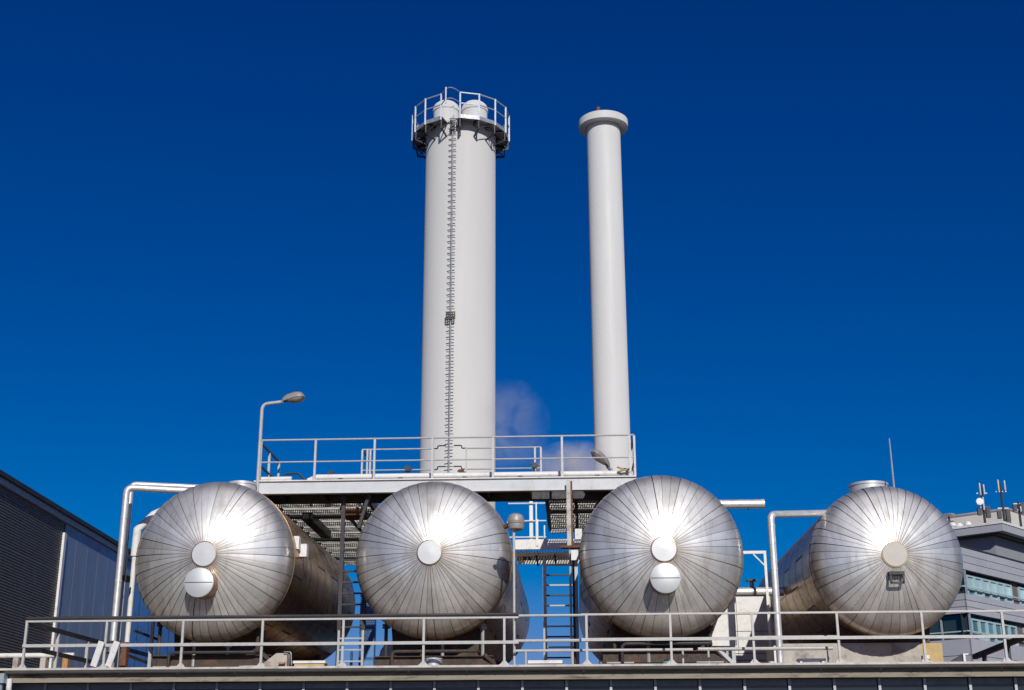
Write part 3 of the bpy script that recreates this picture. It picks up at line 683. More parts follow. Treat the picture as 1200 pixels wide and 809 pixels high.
# lower cross walkway seen through the gap
YL = 40.0
l0, l1 = at(603, 638, YL).x, at(692, 638, YL).x; lz1 = at(650, 632, YL).z; lz0 = at(650, 643.5, YL).z
lw = thing('lower_walkway', 'lower cross walkway with white edge beam and white post, seen between second and third tank', 'walkway', ((l0+l1)/2, YL, lz0))
part('edge_beam', MB().box((l0, YL, lz0), (l1, YL+.08, lz1)), white_m, lw)
me = MB()
x = l0
while x < l1: me.box((x, YL+.09, lz0-.02), (x+.025, YL+2.4, lz0+.03)); x += .085
part('grating_panel', me, grate_m, lw)
for yy in (.5, 1.25, 2.1): part('cross_bearer', MB().box((l0, YL+yy, lz0-.14), (l1, YL+yy+.07, lz0-.022)), grate_m if yy != 1.25 else dark_m, lw)
for px in (628, 650, 683): x = at(px, 640, YL).x; part('side_beam', MB().box((x-.03, YL+.09, lz0-.16), (x+.03, YL+2.4, lz0-.142)), dark_m, lw)
x = at(622.5, 610, YL+.1).x; part('post', MB().box((x-.055, YL+.1, lz1-.1), (x+.055, YL+.2, at(622, 585, YL).z)), white_m, lw)
for px, py in ((628.5, 589), (630, 609), (638, 616)): x = at(px, 610, YL).x; part('rail_post', MB().box((x-.02, YL-.03, lz0+.1), (x+.02, YL-.002, at(px, py, YL).z)), white_m, lw)
for py in (590.5, 611, 630): z = at(615, py, YL+.1).z; part('rail', MB().tube([(l0-.2, YL+.05, z), (at(640, py, YL).x, YL+.05, z)], .022, 6), white_m, lw)

# ------------------------------------------------------------------ things on the bridge
dp_ = thing('deck_pipe', 'long white lagged pipe lying on the platform behind its railing', 'pipe', (0, YP+.45, zd))
z = at(540, 559, YP+.5).z
part('pipe_run', MB().tube(fillet([(at(362, 556, YP+.5).x, YP+.45, z-.08), (at(372, 556, YP+.5).x, YP+.45, z+.02), (at(740, 556, YP+.5).x, YP+.45, z+.02)], .1), .085, 12), white_m, dp_)
for px in (400, 470, 545, 610, 700): x = at(px, 560, YP+.5).x; part('cradle', MB().box((x-.06, YP+.36, zd-.02), (x+.06, YP+.54, z-.02)), dark_m, dp_)
dp2 = thing('deck_pipe', 'short white pipe stub lying at the left end of the platform', 'pipe', (at(325, 560, YP+.5).x, YP+.5, zd))
part('pipe_run', MB().tube([(at(305, 560, YP+.5).x, YP+.5, z), (at(342, 560, YP+.5).x, YP+.5, z)], .07, 10), white_m, dp2)
part('pipe_elbow', MB().tube(fillet([(at(333, 560, YP+.6).x, YP+.7, z), (at(333, 560, YP+.6).x, YP+.7, z+.2), (at(349, 553, YP+.6).x, YP+.7, z+.2), (at(358, 562, YP+.6).x, YP+.7, z-.02)], .08), .03, 8), dark_m, dp2)
for px, py, lab in ((540.5, 554, 'small brown valve on the deck pipe before the wide chimney'), (626, 546, 'small dark siren box left of the steam on the platform'), (478, 550, 'small black fitting on the platform left of the wide chimney'), (388, 556, 'small dark handle on the platform near the second railing post')):
    p = at(px, py, YP+.9); m = MB().box((p.x-.07, p.y-.06, p.z-.06), (p.x+.07, p.y+.06, p.z+.08)).tube([(p.x, p.y, zd), (p.x, p.y, p.z)], .03, 6).bar((p.x-.1, p.y, p.z+.05), (p.x+.12, p.y, p.z+.0), .04)
    single('valve', m, dark_m if px != 540.5 else rustside_m, lab, 'valve', (p.x, p.y, zd))
lo = thing('loose_hose', 'yellowish coiled hose end at the right end of the platform', 'hose', (at(733, 556, YP+.4).x, YP+.4, zd))
p = at(733, 556, YP+.4)
part('coil', MB().tube([p+V((.22*math.cos(a*.7), .15*math.sin(a*.7), .02*a-.05)) for a in range(14)], .025, 6), ochre_m, lo)

# street lamp at the left end of the bridge
YS = YP - .05
s0, s1, s2, s3 = at(302, 565, YS), at(305.5, 490, YS), at(309, 478, YS), at(331, 471, YS)
lamp = thing('street_lamp', 'grey street lamp on a bent pole at the left end of the platform', 'street lamp', (s0.x, YS, zd-.3))
part('pole', MB().tube([(s0.x, YS, zd-.3), (s0.x, YS, s1.z-1.0), (s0.x, YS, s1.z)] + fillet([(s0.x, YS, s1.z), (s0.x, YS, s2.z+.10), s3], .35)[1:], .045, 10), rail_m, lamp)
def lamp_head(parent, p, d, up, L, W, H, m1=lampgrey_m, m2=lens_m):
    d = V(d).normalized(); u = V(up); s = d.cross(u).normalized(); u = s.cross(d).normalized()
    m = MB(); n = 12; vs = []; fs = []
    sec = [(0, .30, .40), (.10, .42, .75), (.25, .6, .95), (.55, .92, 1.05), (.80, 1, .95), (.93, .85, .72), (1, .45, .3)]
    for a, wq, hq in sec:
        for j in range(n+1):
            th = PI*j/n; vs.append(V(p) + d*(a*L) + s*(math.cos(th)*W/2*wq) + u*(math.sin(th)*H*.62*hq))
    for i in range(len(sec)-1):
        for j in range(n): b = i*(n+1)+j; fs.append((b, b+1, b+n+2, b+n+1))
    fs.append(tuple(range(n+1))); k = (len(sec)-1)*(n+1); fs.append(tuple(range(k+n, k-1, -1)))
    hd = part('lamp_housing', m.add(vs, fs, True), m1, parent, recalc=True)
    m = MB(); vs = []; fs = []; sec2 = [(.22, .5, .1), (.35, .62, .6), (.6, .86, .95), (.8, .9, .9), (.95, .7, .35), (.985, .5, .05)]
    for a, wq, hq in sec2:
        for j in range(n+1):
            th = PI + PI*j/n; vs.append(V(p) + d*(a*L) + s*(math.cos(th)*W/2*wq) + u*(math.sin(th)*H*.42*hq - .001))
    for i in range(len(sec2)-1):
        for j in range(n): b = i*(n+1)+j; fs.append((b, b+1, b+n+2, b+n+1))
    part('lamp_lens', m.add(vs, fs, True), m2, hd, recalc=True)
    part('rim', MB().obox(V(p)+d*.18*L-s*W*.30-u*.012, d*.80*L, s*W*.60, u*.014), dark_m, hd)
    part('spigot', MB().tube([V(p)-d*.12, V(p)+d*.06*L], .05, 8), galv_m, hd)
lamp_head(lamp, s3, (1, -.15, .16), (0, 0, 1), .62, .36, .30)
# luminaire at the right end, seen from below
fl = thing('platform_lamp', 'drooping lamp on a short curved arm before the slim chimney', 'lamp', (at(716, 558, YP+.6).x, YP+.6, zd))
a0, a1, a2, a3 = at(717, 560, YP+.6), at(718, 549, YP+.6), at(714, 552, YP+.6), at(713, 548, YP+.6)
part('arm', MB().tube(fillet([(a0.x, YP+.6, zd), (a0.x, YP+.6, a1.z), a3], .1), .028, 8), galv_m, fl)
lamp_head(fl, at(713, 548, YP+.6), at(689, 524, YP+.1)-at(713, 548, YP+.6), (.1, -.25, 1), .66, .36, .26)
# pole lamp standing at the roof edge in front of the second tank
YT = 30.25
b0, b1 = at(602.5, 779, YT), at(602.5, 624, YT)
xq = at(602.5, 700, YT).x
pl = thing('pole_lamp', 'round-backed lamp on a thin straight pole at the right edge of the second tank', 'lamp', (xq, YT, ZR))
part('pole', MB().tube([(xq, YT, ZR), (xq, YT, at(602, 622, YT).z)], .03, 10), rail_m, pl)
part('base_plate', MB().box((xq-.1, YT-.1, ZR+.001), (xq+.1, YT+.1, ZR+.02)), rail_m, pl)
hc = at(604.5, 612.5, YT)
m = MB(); n = 20; prof = [(0, -.10), (.10, -.10), (.17, -.075), (.20, -.02), (.20, .10), (.16, .17), (.08, .20), (0, .205)]
m.lathe((hc.x, hc.y, hc.z-.03), [(r, h*1.35-.03) for r, h in prof], 'Z', 24)
hd = part('lamp_housing', m, lampgrey_m, pl, recalc=True)
part('lamp_lens', MB().lathe((hc.x, hc.y, hc.z-.03), [(.205, -.01), (.212, 0), (.212, .05), (.205, .06)], 'Z', 24), lens_m, hd, recalc=True)
part('knob', MB().tube([(hc.x-.2, hc.y, hc.z-.06), (hc.x-.27, hc.y+.05, hc.z-.1)], .06, 8), rustside_m, hd)

# ------------------------------------------------------------------ cat ladders
def cat_ladder(label, xl_, xr_, Y, z0, z1, zsp, zoff, mats, dark_above):
    t = thing('cat_ladder', label, 'ladder', ((xl_+xr_)/2, Y, z0), 'upright ladders between the tanks')
    for x in (xl_, xr_):
        part('stile', MB().box((x-.03, Y-.05, z0), (x+.03, Y+.05, min(z1, dark_above))), mats[0], t)
        if z1 > dark_above: part('stile', MB().box((x-.05, Y-.055, dark_above+.003), (x+.05, Y+.055, z1)), mats[1], t)
    z = z0+zoff; k = 0
    rl = MB().box((xl_+.031, Y-.035, -.02), (xr_-.031, Y+.035, .02))
    ms = [rl.mesh('rung', mats[2], ((xl_+xr_)/2, Y, 0)), rl.mesh('rung', mats[3], ((xl_+xr_)/2, Y, 0))]
    while z < z1:
        inst('rung', ms[(1 if z > dark_above else 0) if len(mats) < 5 else k % 2], t, ((xl_+xr_)/2, Y, z)); z += zsp; k += 1
    return t
Y1 = 32.9
z7 = at(415, 739, Y1).z
cat_ladder('grey ladder with dark upper half, between first and second tank', at(399, 700, Y1).x, at(427, 700, Y1).x, Y1, ZR, at(415, 640, Y1).z, .28, .12, (galv_m, dark_m, galv2_m, dark_m), z7)
Y2 = 36.2
cat_ladder('wide ladder of alternating pale and dark rungs between second and third tank', at(638.5, 700, Y2).x, at(675.5, 700, Y2).x, Y2, ZR, at(655, 655, Y2).z, .28, .16, (galv_m, galv_m, dark_m, rail_m, 1), 3.9)
# blue steel post behind the left ladder
bp_ = at(432, 740, 44)
single('blue_post', MB().box((bp_.x-.28, 43.8, ZR), (bp_.x+.22, 44.2, at(432, 690, 44).z)).bar((bp_.x-.55, 44, ZR+.3), (bp_.x-.55, 44, ZR+1.6), .08), material('sky_blue_paint', (.12, .30, .62), .5), 'bright blue steel post behind the ladder left of the second tank', 'post', (bp_.x, 44, ZR))
# grey vessel behind the second tank
gv = at(454, 745, 34.2)
tv = thing('grey_vessel', 'upright pale grey vessel half hidden low behind the second tank', 'vessel', (gv.x+.28, 34.2, ZR))
part('body', MB().lathe((gv.x+.3, 34.2, ZR), [(.5, 0), (.5, .62), (.46, .78), (.36, .92), (.2, 1.0), (0, 1.03)], 'Z', 32), conc_m if False else girder_m, tv, recalc=True)
part('rib', MB().lathe((gv.x+.3, 34.2, ZR), [(.5, .3), (.512, .305), (.512, .335), (.5, .34)], 'Z', 32), galv_m, tv, recalc=True)

# ------------------------------------------------------------------ small things on the roof edge
def roof_at(px, Y): return at(px, 775, Y).x
v_ = roof_at(508, 30.3)
rv = thing('roof_vent', 'small round metal vent pipe on the roof before the second tank', 'vent', (v_, 30.3, ZR))
part('pipe', MB().lathe((v_, 30.3, ZR), [(.19, 0), (.19, .22), (.205, .225), (.205, .25), (.17, .255), (.17, .05)], 'Z', 28), cap_m, rv, recalc=True)
xa, xb = roof_at(344, 30.4), roof_at(382, 30.4)
cr = thing('covered_crate', 'low orange-brown crate with a white lid on the roof below the first tank', 'crate', ((xa+xb)/2, 30.5, ZR))
part('crate_body', MB().box((xa+.03, 30.35, ZR), (xb-.03, 30.75, ZR+.16)), ochre_m, cr)
part('lid', MB().box((xa, 30.32, ZR+.162), (xb, 30.78, ZR+.22)), white_m, cr)
xa, xb = roof_at(309, 30.5), roof_at(337, 30.5)
m = MB(); zz = ZR; prof = [(xa, 0), (xb, 0), (xb, .40), (xb-.25, .40), (xa, .16)]
m.add([(x, 30.4, zz+h) for x, h in prof] + [(x, 30.75, zz+h) for x, h in prof], [(0, 1, 2, 3, 4), (9, 8, 7, 6, 5)] + [(i, (i+1) % 5+0, (i+1) % 5+5, i+5)[::-1] for i in range(5)])
single('concrete_block', m, conc_m, 'chipped pale concrete block with a sloping shoulder near the fourth railing post', 'block', ((xa+xb)/2, 30.55, ZR))
x = roof_at(330, 30.3)
single('orange_brick', MB().box((x-.05, 30.25, ZR), (x+.06, 30.36, ZR+.15)).box((x-.065, 30.235, ZR+.151), (x+.075, 30.375, ZR+.19)), brick_m, 'small orange brick stub in front of the pale concrete block', 'brick', (x, 30.3, ZR))
x = roof_at(338, 30.3)
single('wire_loop', MB().tube(fillet([(x-.12, 30.32, ZR+.42), (x+.05, 30.3, ZR+.42), (x+.08, 30.3, ZR)], .06), .012, 6), galv_m, 'thin bent wire beside the pale concrete block', 'wire', (x, 30.3, ZR))
xa, xb = roof_at(619, 30.3), roof_at(658, 30.3)
pk = thing('plank_stack', 'two short white boards stacked on the roof before the wide ladder', 'planks', ((xa+xb)/2, 30.3, ZR))
part('board', MB().box((xa+.01, 30.2, ZR+.026), (xb-.01, 30.5, ZR+.09)), white_m, pk); part('board', MB().box((xa, 30.18, ZR+.11), (xb+.02, 30.48, ZR+.18)), white_m, pk)
part('batten', MB().box((xa+.05, 30.25, ZR+.092), (xa+.12, 30.45, ZR+.108)).box((xb-.12, 30.25, ZR+.092), (xb-.05, 30.45, ZR+.108)), dark_m, pk)
xa, xb = roof_at(935, 30.3), roof_at(967, 30.3)
bn = thing('white_trestle', 'low white trestle on the roof left of the rightmost tank plinth', 'trestle', ((xa+xb)/2, 30.3, ZR))
part('top', MB().box((xa, 30.2, ZR+.13), (xb, 30.5, ZR+.18)), white_m, bn)
for x in (xa+.06, xb-.06): part('leg', MB().box((x-.025, 30.22, ZR), (x+.025, 30.48, ZR+.128)), white_m, bn)
x = roof_at(904, 30.2); single('white_stub', MB().tube([(x, 30.2, ZR), (x, 30.2, ZR+.10)], .07, 12).tube([(x, 30.2, ZR+.101), (x, 30.2, ZR+.115)], .08, 12), white_m, 'short white pipe stub on the roof below the single bent pipe', 'pipe stub', (x, 30.2, ZR))
x = roof_at(781, 30.5)
single('blue_valve', MB().tube([(x, 30.5, ZR), (x, 30.5, ZR+.16)], .10, 12).tube([(x, 30.5, ZR+.161), (x, 30.5, ZR+.2)], .05, 8), material('grey_blue_paint', (.16, .26, .34), .5), 'small blue-grey round fitting at a railing post before the third tank', 'fitting', (x, 30.5, ZR))
x = roof_at(1129, 30.5)
ag = thing('angle_bracket', 'white angle bracket with a dark wedge right of the rightmost tank', 'bracket', (x, 30.5, ZR))
part('angle', MB().box((x-.02, 30.4, ZR), (x+.03, 30.7, ZR+.28)).box((x+.031, 30.4, ZR), (x+.16, 30.7, ZR+.03)).box((x+.031, 30.4, ZR+.25), (x+.1, 30.7, ZR+.28)), white_m, ag)
m = MB(); xa = roof_at(1104, 30.5); prof = [(xa, ZR+.01), (x-.03, ZR+.01), (x-.03, ZR+.24)]
part('wedge', m.add([(a, 30.45, h) for a, h in prof] + [(a, 30.75, h) for a, h in prof], [(0, 1, 2), (5, 4, 3), (0, 3, 4, 1), (1, 4, 5, 2), (2, 5, 3, 0)]), dark_m, ag)
x = roof_at(1083, 30.35); single('white_socket_box', MB().box((x-.02, 30.3, ZR), (x+.12, 30.5, ZR+.24)).box((x+.02, 30.28, ZR+.08), (x+.08, 30.299, ZR+.2)), white_m, 'small white box at the foot of a railing post under the rightmost tank', 'box', (x, 30.35, ZR))
# lightning mast on the last tank
mx0 = at(1048, 575, 33.5); mx1 = at(1044, 514, 33.5)
ma = thing('lightning_rod', 'thin upright rod rising above the rightmost tank', 'rod', (mx0.x, 33.5, mx0.z-.2))
part('rod', MB().tube([(mx0.x, 33.5, mx0.z-.4), (mx0.x, 33.5, at(1046, 540, 33.5).z), (mx0.x, 33.5, mx1.z)], [.032, .022, .017], 8), galv2_m, ma)
part('clamp', MB().box((mx0.x-.08, 33.42, mx0.z-.3), (mx0.x+.08, 33.58, mx0.z-.22)), galv_m, ma)

# ------------------------------------------------------------------ wide chimney with ladder and top platform
YC = 46.0
cb = at(534, 550, YC); rC = (at(578, 550, YC).x - at(490, 550, YC).x)/2*1.035
CX = at(534.2, 350, YC).x; CY = YC + rC
RO = rC*1.37; zk = at(541, 134.6, CY-RO).z; HP = at(541, 108.6, CY-RO).z - zk
ztop = zk + .1
ch = thing('wide_chimney', 'wide white chimney with a ladder up its face and a railed platform on top', 'chimney', (CX, CY, 0))
part('shaft', MB().lathe((CX, CY, 0), [(rC, 0), (rC, ztop), (rC-.25, ztop+.02), (0, ztop+.02)], 'Z', 72), chim_m, ch)
for px in (522, 553):
    x = CX + (px-537.8)/16*.60; m = MB(); zf = ztop
    hf = at(px, 124.5, CY).z - zf
    m.lathe((x, CY-.15, zf), [(.52, -.3), (.52, hf-.42), (.55, hf-.40), (.55, hf-.28), (.50, hf-.12), (.40, hf-.02), (.34, hf-.06), (.34, 0)], 'Z', 36)
    f = part('flue', m, chim_m, ch, recalc=True)
    part('flue_band', MB().lathe((x, CY-.15, zf), [(.52, .15), (.535, .155), (.535, .22), (.52, .225)], 'Z', 36), cap_m, f, recalc=True)
# top platform
tp = part('platform_deck', MB(), galv_m, ch) if False else None
NP = 16
angs = [(-90 + 4 + 22.5*k) for k in range(NP)]        # -90 faces the camera
gap_lo, gap_hi = -90-21, -90+4
def pol(r, a, z): a = math.radians(a); return V((CX+r*math.cos(a), CY+r*math.sin(a), z))
for k in range(NP):
    a0_, a1_ = angs[k], angs[k]+22.5
    if k == NP-1: continue                            # bay left open for the ladder
    m = MB()
    p = [pol(rC+.02, a0_, zk), pol(RO, a0_, zk), pol(RO, a1_, zk), pol(rC+.02, a1_, zk)]
    q = [v+V((0, 0, .03)) for v in p]
    m.add(p+q, [(0, 3, 2, 1), (4, 5, 6, 7), (0, 1, 5, 4), (1, 2, 6, 5), (2, 3, 7, 6), (3, 0, 4, 7)])
    part('deck_plate', m, galv2_m, ch, recalc=True)
    part('kick_plate', MB().bar(pol(RO, a0_, zk-.05), pol(RO, a1_, zk-.05), .03, .16), galv_m, ch)
    part('guard_rail', MB().bar(pol(RO+.02, a0_, zk+HP), pol(RO+.02, a1_, zk+HP), .04), galv2_m, ch)
    part('guard_rail', MB().bar(pol(RO+.02, a0_, zk+HP*.52), pol(RO+.02, a1_, zk+HP*.52), .035), galv2_m, ch)
for a in angs:
    part('guard_post', MB().bar(pol(RO+.03, a, zk-.16), pol(RO+.03, a, zk+HP+.02), .06, .045), galv2_m, ch)
    b = MB(); b.bar(pol(rC, a, zk-.05), pol(RO, a, zk-.05), .06, .09); b.bar(pol(RO-.01, a, zk-.50), pol(RO-.01, a, zk-.10), .045); b.bar(pol(rC, a, zk-.62), pol(RO-.01, a, zk-.50), .05, .06); b.bar(pol(rC, a, zk-.12), pol(RO-.03, a, zk-.48), .035)
    part('bracket', b, dark_m, ch)  # shade under the deck put into the bracket and bracing colour
    b = MB(); b.bar(pol(RO-.01, a, zk-.48), pol(RO-.01, a+22.5, zk-.12), .03)
    if abs(math.cos(math.radians(a))) > .3: part('bracing_bar', b, dark_m, ch)
# ladder bay: two arched rails bulging out over the ladder
am = (gap_lo+gap_hi)/2
for z in (zk+HP, zk+HP*.52):
    pts = [pol(RO+.02, gap_hi-22.5+22.5*j/10, z) + V((0, -.42*math.sin(PI*j/10), 0)) for j in range(11)]
    part('bay_rail', MB().tube(pts, .022, 6), galv2_m, ch)
part('bay_post', MB().bar(pol(RO+.44, am-1, zk+.3), pol(RO+.44, am-1, zk+HP+.02), .05), galv2_m, ch)
part('bay_post', MB().bar(pol(RO+.02, am+4, zk-.1), pol(RO+.02, am+4, zk+HP*.5), .04), galv2_m, ch)
# ladder: one stile with short rungs either side
LAX = at(528.8, 350, YC).x; yl = CY - math.sqrt(rC*rC-(LAX-CX)**2) - .14
lad_m = material('dark_galvanised_ladder', (.25, .26, .28), .55, .2)
ld = part('ladder', MB().box((LAX-.022, yl-.03, 8.0), (LAX+.022, yl+.03, zk+.2)), lad_m, ch)
rm = MB().tube([(-.145, 0, 0), (.145, 0, 0)], .019, 6).mesh('rung', lad_m)
z = 8.2; zn = at(529, 300, YC).z; zn2 = at(529, 306.9, YC).z; dz = zn-zn2
while z < zk+.1:
    inst('rung', rm, ld, (LAX, yl-.02, z)); z += dz
z = 9
sm = MB().bar((0, 0, 0), (0, .16, 0), .05).mesh('standoff', galv_m)
while z < zk:
    inst('standoff', sm, ld, (LAX, yl, z)); z += 2.1
p = at(529, 372, YC)
g_ = MB()
for k in range(5): g_.bar((LAX-.16+.08*k, yl-.09, p.z-.15), (LAX-.16+.08*k, yl-.09, p.z+.15), .04, .02)
for k in range(4): g_.bar((LAX-.18, yl-.08, p.z-.13+.09*k), (LAX+.18, yl-.08, p.z-.13+.09*k), .03, .03)
part('rest_grating', g_, dark_m, ld)
p = at(531, 140, YC-.4)
part('junction_box', MB().box((p.x-.12, yl-.12, p.z-.35), (p.x+.05, yl, p.z-.05)).box((p.x+.12, yl-.08, p.z-.2), (p.x+.3, yl, p.z+.15)), dark_m, ch)

# ------------------------------------------------------------------ slim chimney
YD = 50.0
rD = (at(741.5, 510, YD).x - at(698, 510, YD).x)/2; DX = at(713, 340, YD).x; DY = YD+rD
zl = at(707, 141, YD-.1).z; zu = at(707, 127.5, YD-.4).z
c2 = thing('slim_chimney', 'slim plain white chimney with a wide ring cap', 'chimney', (DX, DY, 0))
part('shaft', MB().lathe((DX, DY, 0), [(rD, 0), (rD, zl+.2)], 'Z', 64), chim2_m, c2)
rc = rD*1.46
part('ring_cap', MB().lathe((DX, DY, 0), [(rD+.01, zl), (rc-.04, zl), (rc, zl+.03), (rc, zu-.04), (rc-.05, zu), (rD*.8, zu+.02), (rD*.75, zl)], 'Z', 64, smooth=False), chim2_m, c2, recalc=True)
for a in (60, 130, 250): a = math.radians(a); part('warning_light', MB().tube([(DX+rc*.6*math.cos(a), DY+rc*.6*math.sin(a), zu), (DX+rc*.6*math.cos(a), DY+rc*.6*math.sin(a), zu+.34)], .09, 8), rustside_m, c2)
part('weld_ring', MB().lathe((DX, DY, 0), [(rD, 9.9), (rD+.02, 9.92), (rD+.02, 10.0), (rD, 10.02)], 'Z', 64), chim2_m, c2, recalc=True)

# ------------------------------------------------------------------ corrugated hall on the left
hd_ = V((math.sin(math.radians(-3.6)), math.cos(math.radians(-3.6)), 0)); hn = V((hd_.y, -hd_.x, 0))
H0 = at(0, 569, 36)
def hall(px, py): return on_plane(px, py, H0, hn)
def ht(px, py): return (hall(px, py)-H0).dot(hd_)
hb = thing('corrugated_hall', 'dark corrugated hall with slate-blue panels and a black sloping roof edge at left', 'building', (H0.x-3, 40, 0))
tA = -14.0; tC = ht(68, 680); tE = ht(159, 655)
zw = hall(0, 569).z; zw2 = hall(66, 609).z; zwE = hall(157, 660).z
def hp3(t, z, out=0): return V((H0.x, H0.y, 0)) + hd_*t + hn*out + V((0, 0, z))
zslope = (zwE-zw)/tE
zat = lambda t: zw + zslope*t
# corrugated sheets (horizontal ribs)
rp = .083; zlap = hall(40, 659).z
for za, zb in ((0.3, zlap), (zlap, None)):
    m = MB(); z = za; n = 0; vs = []; fs = []
    zmax = zat(tA) if zb is None else zb
    prof = []
    while z < zmax:
        prof += [(z, 0), (z+rp*.25, .03), (z+rp*.55, .03), (z+rp*.80, 0)]; z += rp
    for zz, o in prof:
        vs += [hp3(tA, zz, o), hp3(tC, min(zz, zat(tC) if zb is None else zz), o)]
    for i in range(len(prof)-1): fs.append((2*i, 2*i+1, 2*i+3, 2*i+2))
    part('corrugated_sheet', m.add(vs, fs), corr_m, hb)
hbk = MB(); hbk.obox(hp3(tA, 0, -.06), hd_*(tE-tA), -hn*12, V((0, 0, zat(tE)-.1)))
part('inner_wall', hbk, dark_m, hb)
part('corner_trim', MB().obox(hp3(tC-.10, 0, .0), hd_*.22, hn*.10, V((0, 0, zat(tC)-.35))), white_m, hb)
npn = 7
for k in range(npn):
    ta = tC+.13 + (tE-tC-.13)*k/npn; tb = tC+.13 + (tE-tC-.13)*(k+1)/npn
    m = MB(); p = [hp3(ta+.012, 0, 0), hp3(tb-.012, 0, 0), hp3(tb-.012, zat(tb)-.02, 0), hp3(ta+.012, zat(ta)-.02, 0)]
    q = [v+hn*.03 for v in p]
    part('wall_panel', m.add(p+q, [(0, 3, 2, 1), (4, 5, 6, 7), (0, 1, 5, 4), (1, 2, 6, 5), (2, 3, 7, 6), (3, 0, 4, 7)]), bluep_m, hb, recalc=True)
e1 = (hall(0, 552).z - zw)*.86
part('eave_trim', MB().obox(hp3(tA, zat(tA)+.0, -.05), hd_*(tE-tA)+V((0, 0, zslope*(tE-tA))), hn*.16, V((0, 0, e1*.55))), trim_m, hb)
part('roof_edge', MB().obox(hp3(tA, zat(tA)+e1*.56, -.1), hd_*(tE-tA+.1)+V((0, 0, zslope*(tE-tA))), hn*.30, V((0, 0, e1*.40))), eave_m, hb)
part('roof', MB().obox(hp3(tA, zat(tA)+e1*.5, -.11), hd_*(tE-tA+.1)+V((0, 0, zslope*(tE-tA))), -hn*11.9+V((0, 0, .1)), V((0, 0, .2))), eave_m, hb)
# deep blue building beyond
bb = thing('blue_building', 'deep blue clad wall seen low between the hall and the first tank', 'building', (at(180, 700, 62).x, 62, 0))
xa, xb, zb = at(140, 700, 62).x, at(250, 700, 62).x, at(180, 668, 62).z
nb = 9
for k in range(nb): part('wall_panel', MB().box((xa+(xb-xa)*k/nb+.01, 62, 0), (xa+(xb-xa)*(k+1)/nb-.01, 62.1, zb)), bluew_m, bb)
part('core', MB().box((xa, 62.11, 0), (xb, 70, zb-.05)), dark_m, bb)

# ------------------------------------------------------------------ office building on the right
YO = 66.0
az = math.radians(40.4)
dr = V((math.sin(az), math.cos(az), 0)); dl = V((-math.cos(az), math.sin(az), 0))
nr = V((dr.y, -dr.x, 0)); nl = V((-dl.y, dl.x, 0))
if nr.y > 0: nr = -nr
if nl.y > 0: nl = -nl
K = at(1131, 695, YO); K.z = 0
zO = lambda py, px=1131: at(px, py, YO).z
ob = thing('office_building', 'lilac-grey office block with window bands and an overhanging flat top storey', 'building', (K.x+5, K.y+5, 0))
LW, RW = 7.5, 26.0
def band(z0, z1, o, nrow, mat, nm='facade_panel', plen=3.0):
    for (d, n, L) in ((dr, nr, RW), (dl, nl, LW)):
        k = 0; cnt = int(L/plen)
        for i in range(cnt):
            for r in range(nrow):
                za = z0+(z1-z0)*r/nrow; zb = z0+(z1-z0)*(r+1)/nrow
                st_ = K + n*o + d*(i*plen) ; 
                part(nm, MB().obox(V((st_.x, st_.y, za+.015)) + d*(.012 if i else -.0), d*(plen-.024), n*.06, V((0, 0, zb-za-.03))), mat, ob, recalc=False)
zP, zW1t, zW1b, zB2b, zW2b = zO(640.5), zO(667), zO(695), zO(718.5, 1135), zO(748, 1138)
m = MB()
for za, zb, ins in ((0, zW2b, .06), (zB2b, zW1b, .06), (zW1t, zP, .06), (zW2b, zB2b, .9), (zW1b, zW1t, .9)):
    o = K - nr*ins - nl*ins; m.obox((o.x, o.y, za), dr*(RW-2*ins), dl*(LW-2*ins), V((0, 0, zb-za)))
part('core', m, dark_m, ob, recalc=True)
band(zW1t, zP, -.06, 3, offp_m); band(zB2b, zW1b, -.06, 3, offp_m); band(zW2b-3.2, zW2b, -.06, 4, offp_m)
part('parapet_cap', MB().obox(K-nr*.4-nl*.02+V((0, 0, zP)), dr*RW, nr*.44, V((0, 0, .07))), dark_m, ob, recalc=True)
# dark corner boxes so the bands close
# windows: each one a frame with its pane
def windows(z0, z1, rows, ins):
    wlen = .92
    n = int(RW/wlen)
    for i in range(n):
        t0 = .9 + i*wlen
        q = K - nr*ins + dr*t0; h = z1-z0
        kind = (i % 9)
        if kind in (6,):                              # brown shuttered bay
            part('shutter', MB().obox((q.x, q.y, z0), dr*(wlen-.05), nr*.04, V((0, 0, h))), brown_m, ob, recalc=True); continue
        f = MB(); t = .09
        f.obox((q.x, q.y, z0), dr*t, nr*.12, V((0, 0, h*.86))); 
        f.obox(q+dr*(wlen-.01-t)+V((0, 0, z0)), dr*t, nr*.12, V((0, 0, h*.86)))
        f.obox(q+dr*(t+.002)+V((0, 0, z0+h*.80)), dr*(wlen-2*t-.014), nr*.10, V((0, 0, .08)))
        f.obox(q+dr*(t+.002)+V((0, 0, z0+h*.22)), dr*(wlen-2*t-.014), nr*.10, V((0, 0, .08)))
        fo = part('window', f, frame_m, ob, recalc=True)
        part('pane', MB().obox(q+dr*t+V((0, 0, z0+h*.27)), dr*(wlen-2*t), nr*.03, V((0, 0, h*.52))), rows[i % len(rows)], fo, recalc=True)
        part('lower_pane', MB().obox(q+dr*t+V((0, 0, z0+.03)), dr*(wlen-2*t), nr*.03, V((0, 0, h*.18))), frame_m if (i % 2) else blinddk_m, fo, recalc=True)
        part('transom_pane', MB().obox(q+dr*t+V((0, 0, z0+h*.84)), dr*(wlen-2*t), nr*.02, V((0, 0, h*.15))), offg_m, fo, recalc=True)
windows(zW1b, zW1t, [blind_m, blind_m, blind_m], .34)
windows(zW2b, zB2b, [blinddk_m, blinddk_m, blinddk_m], .34)
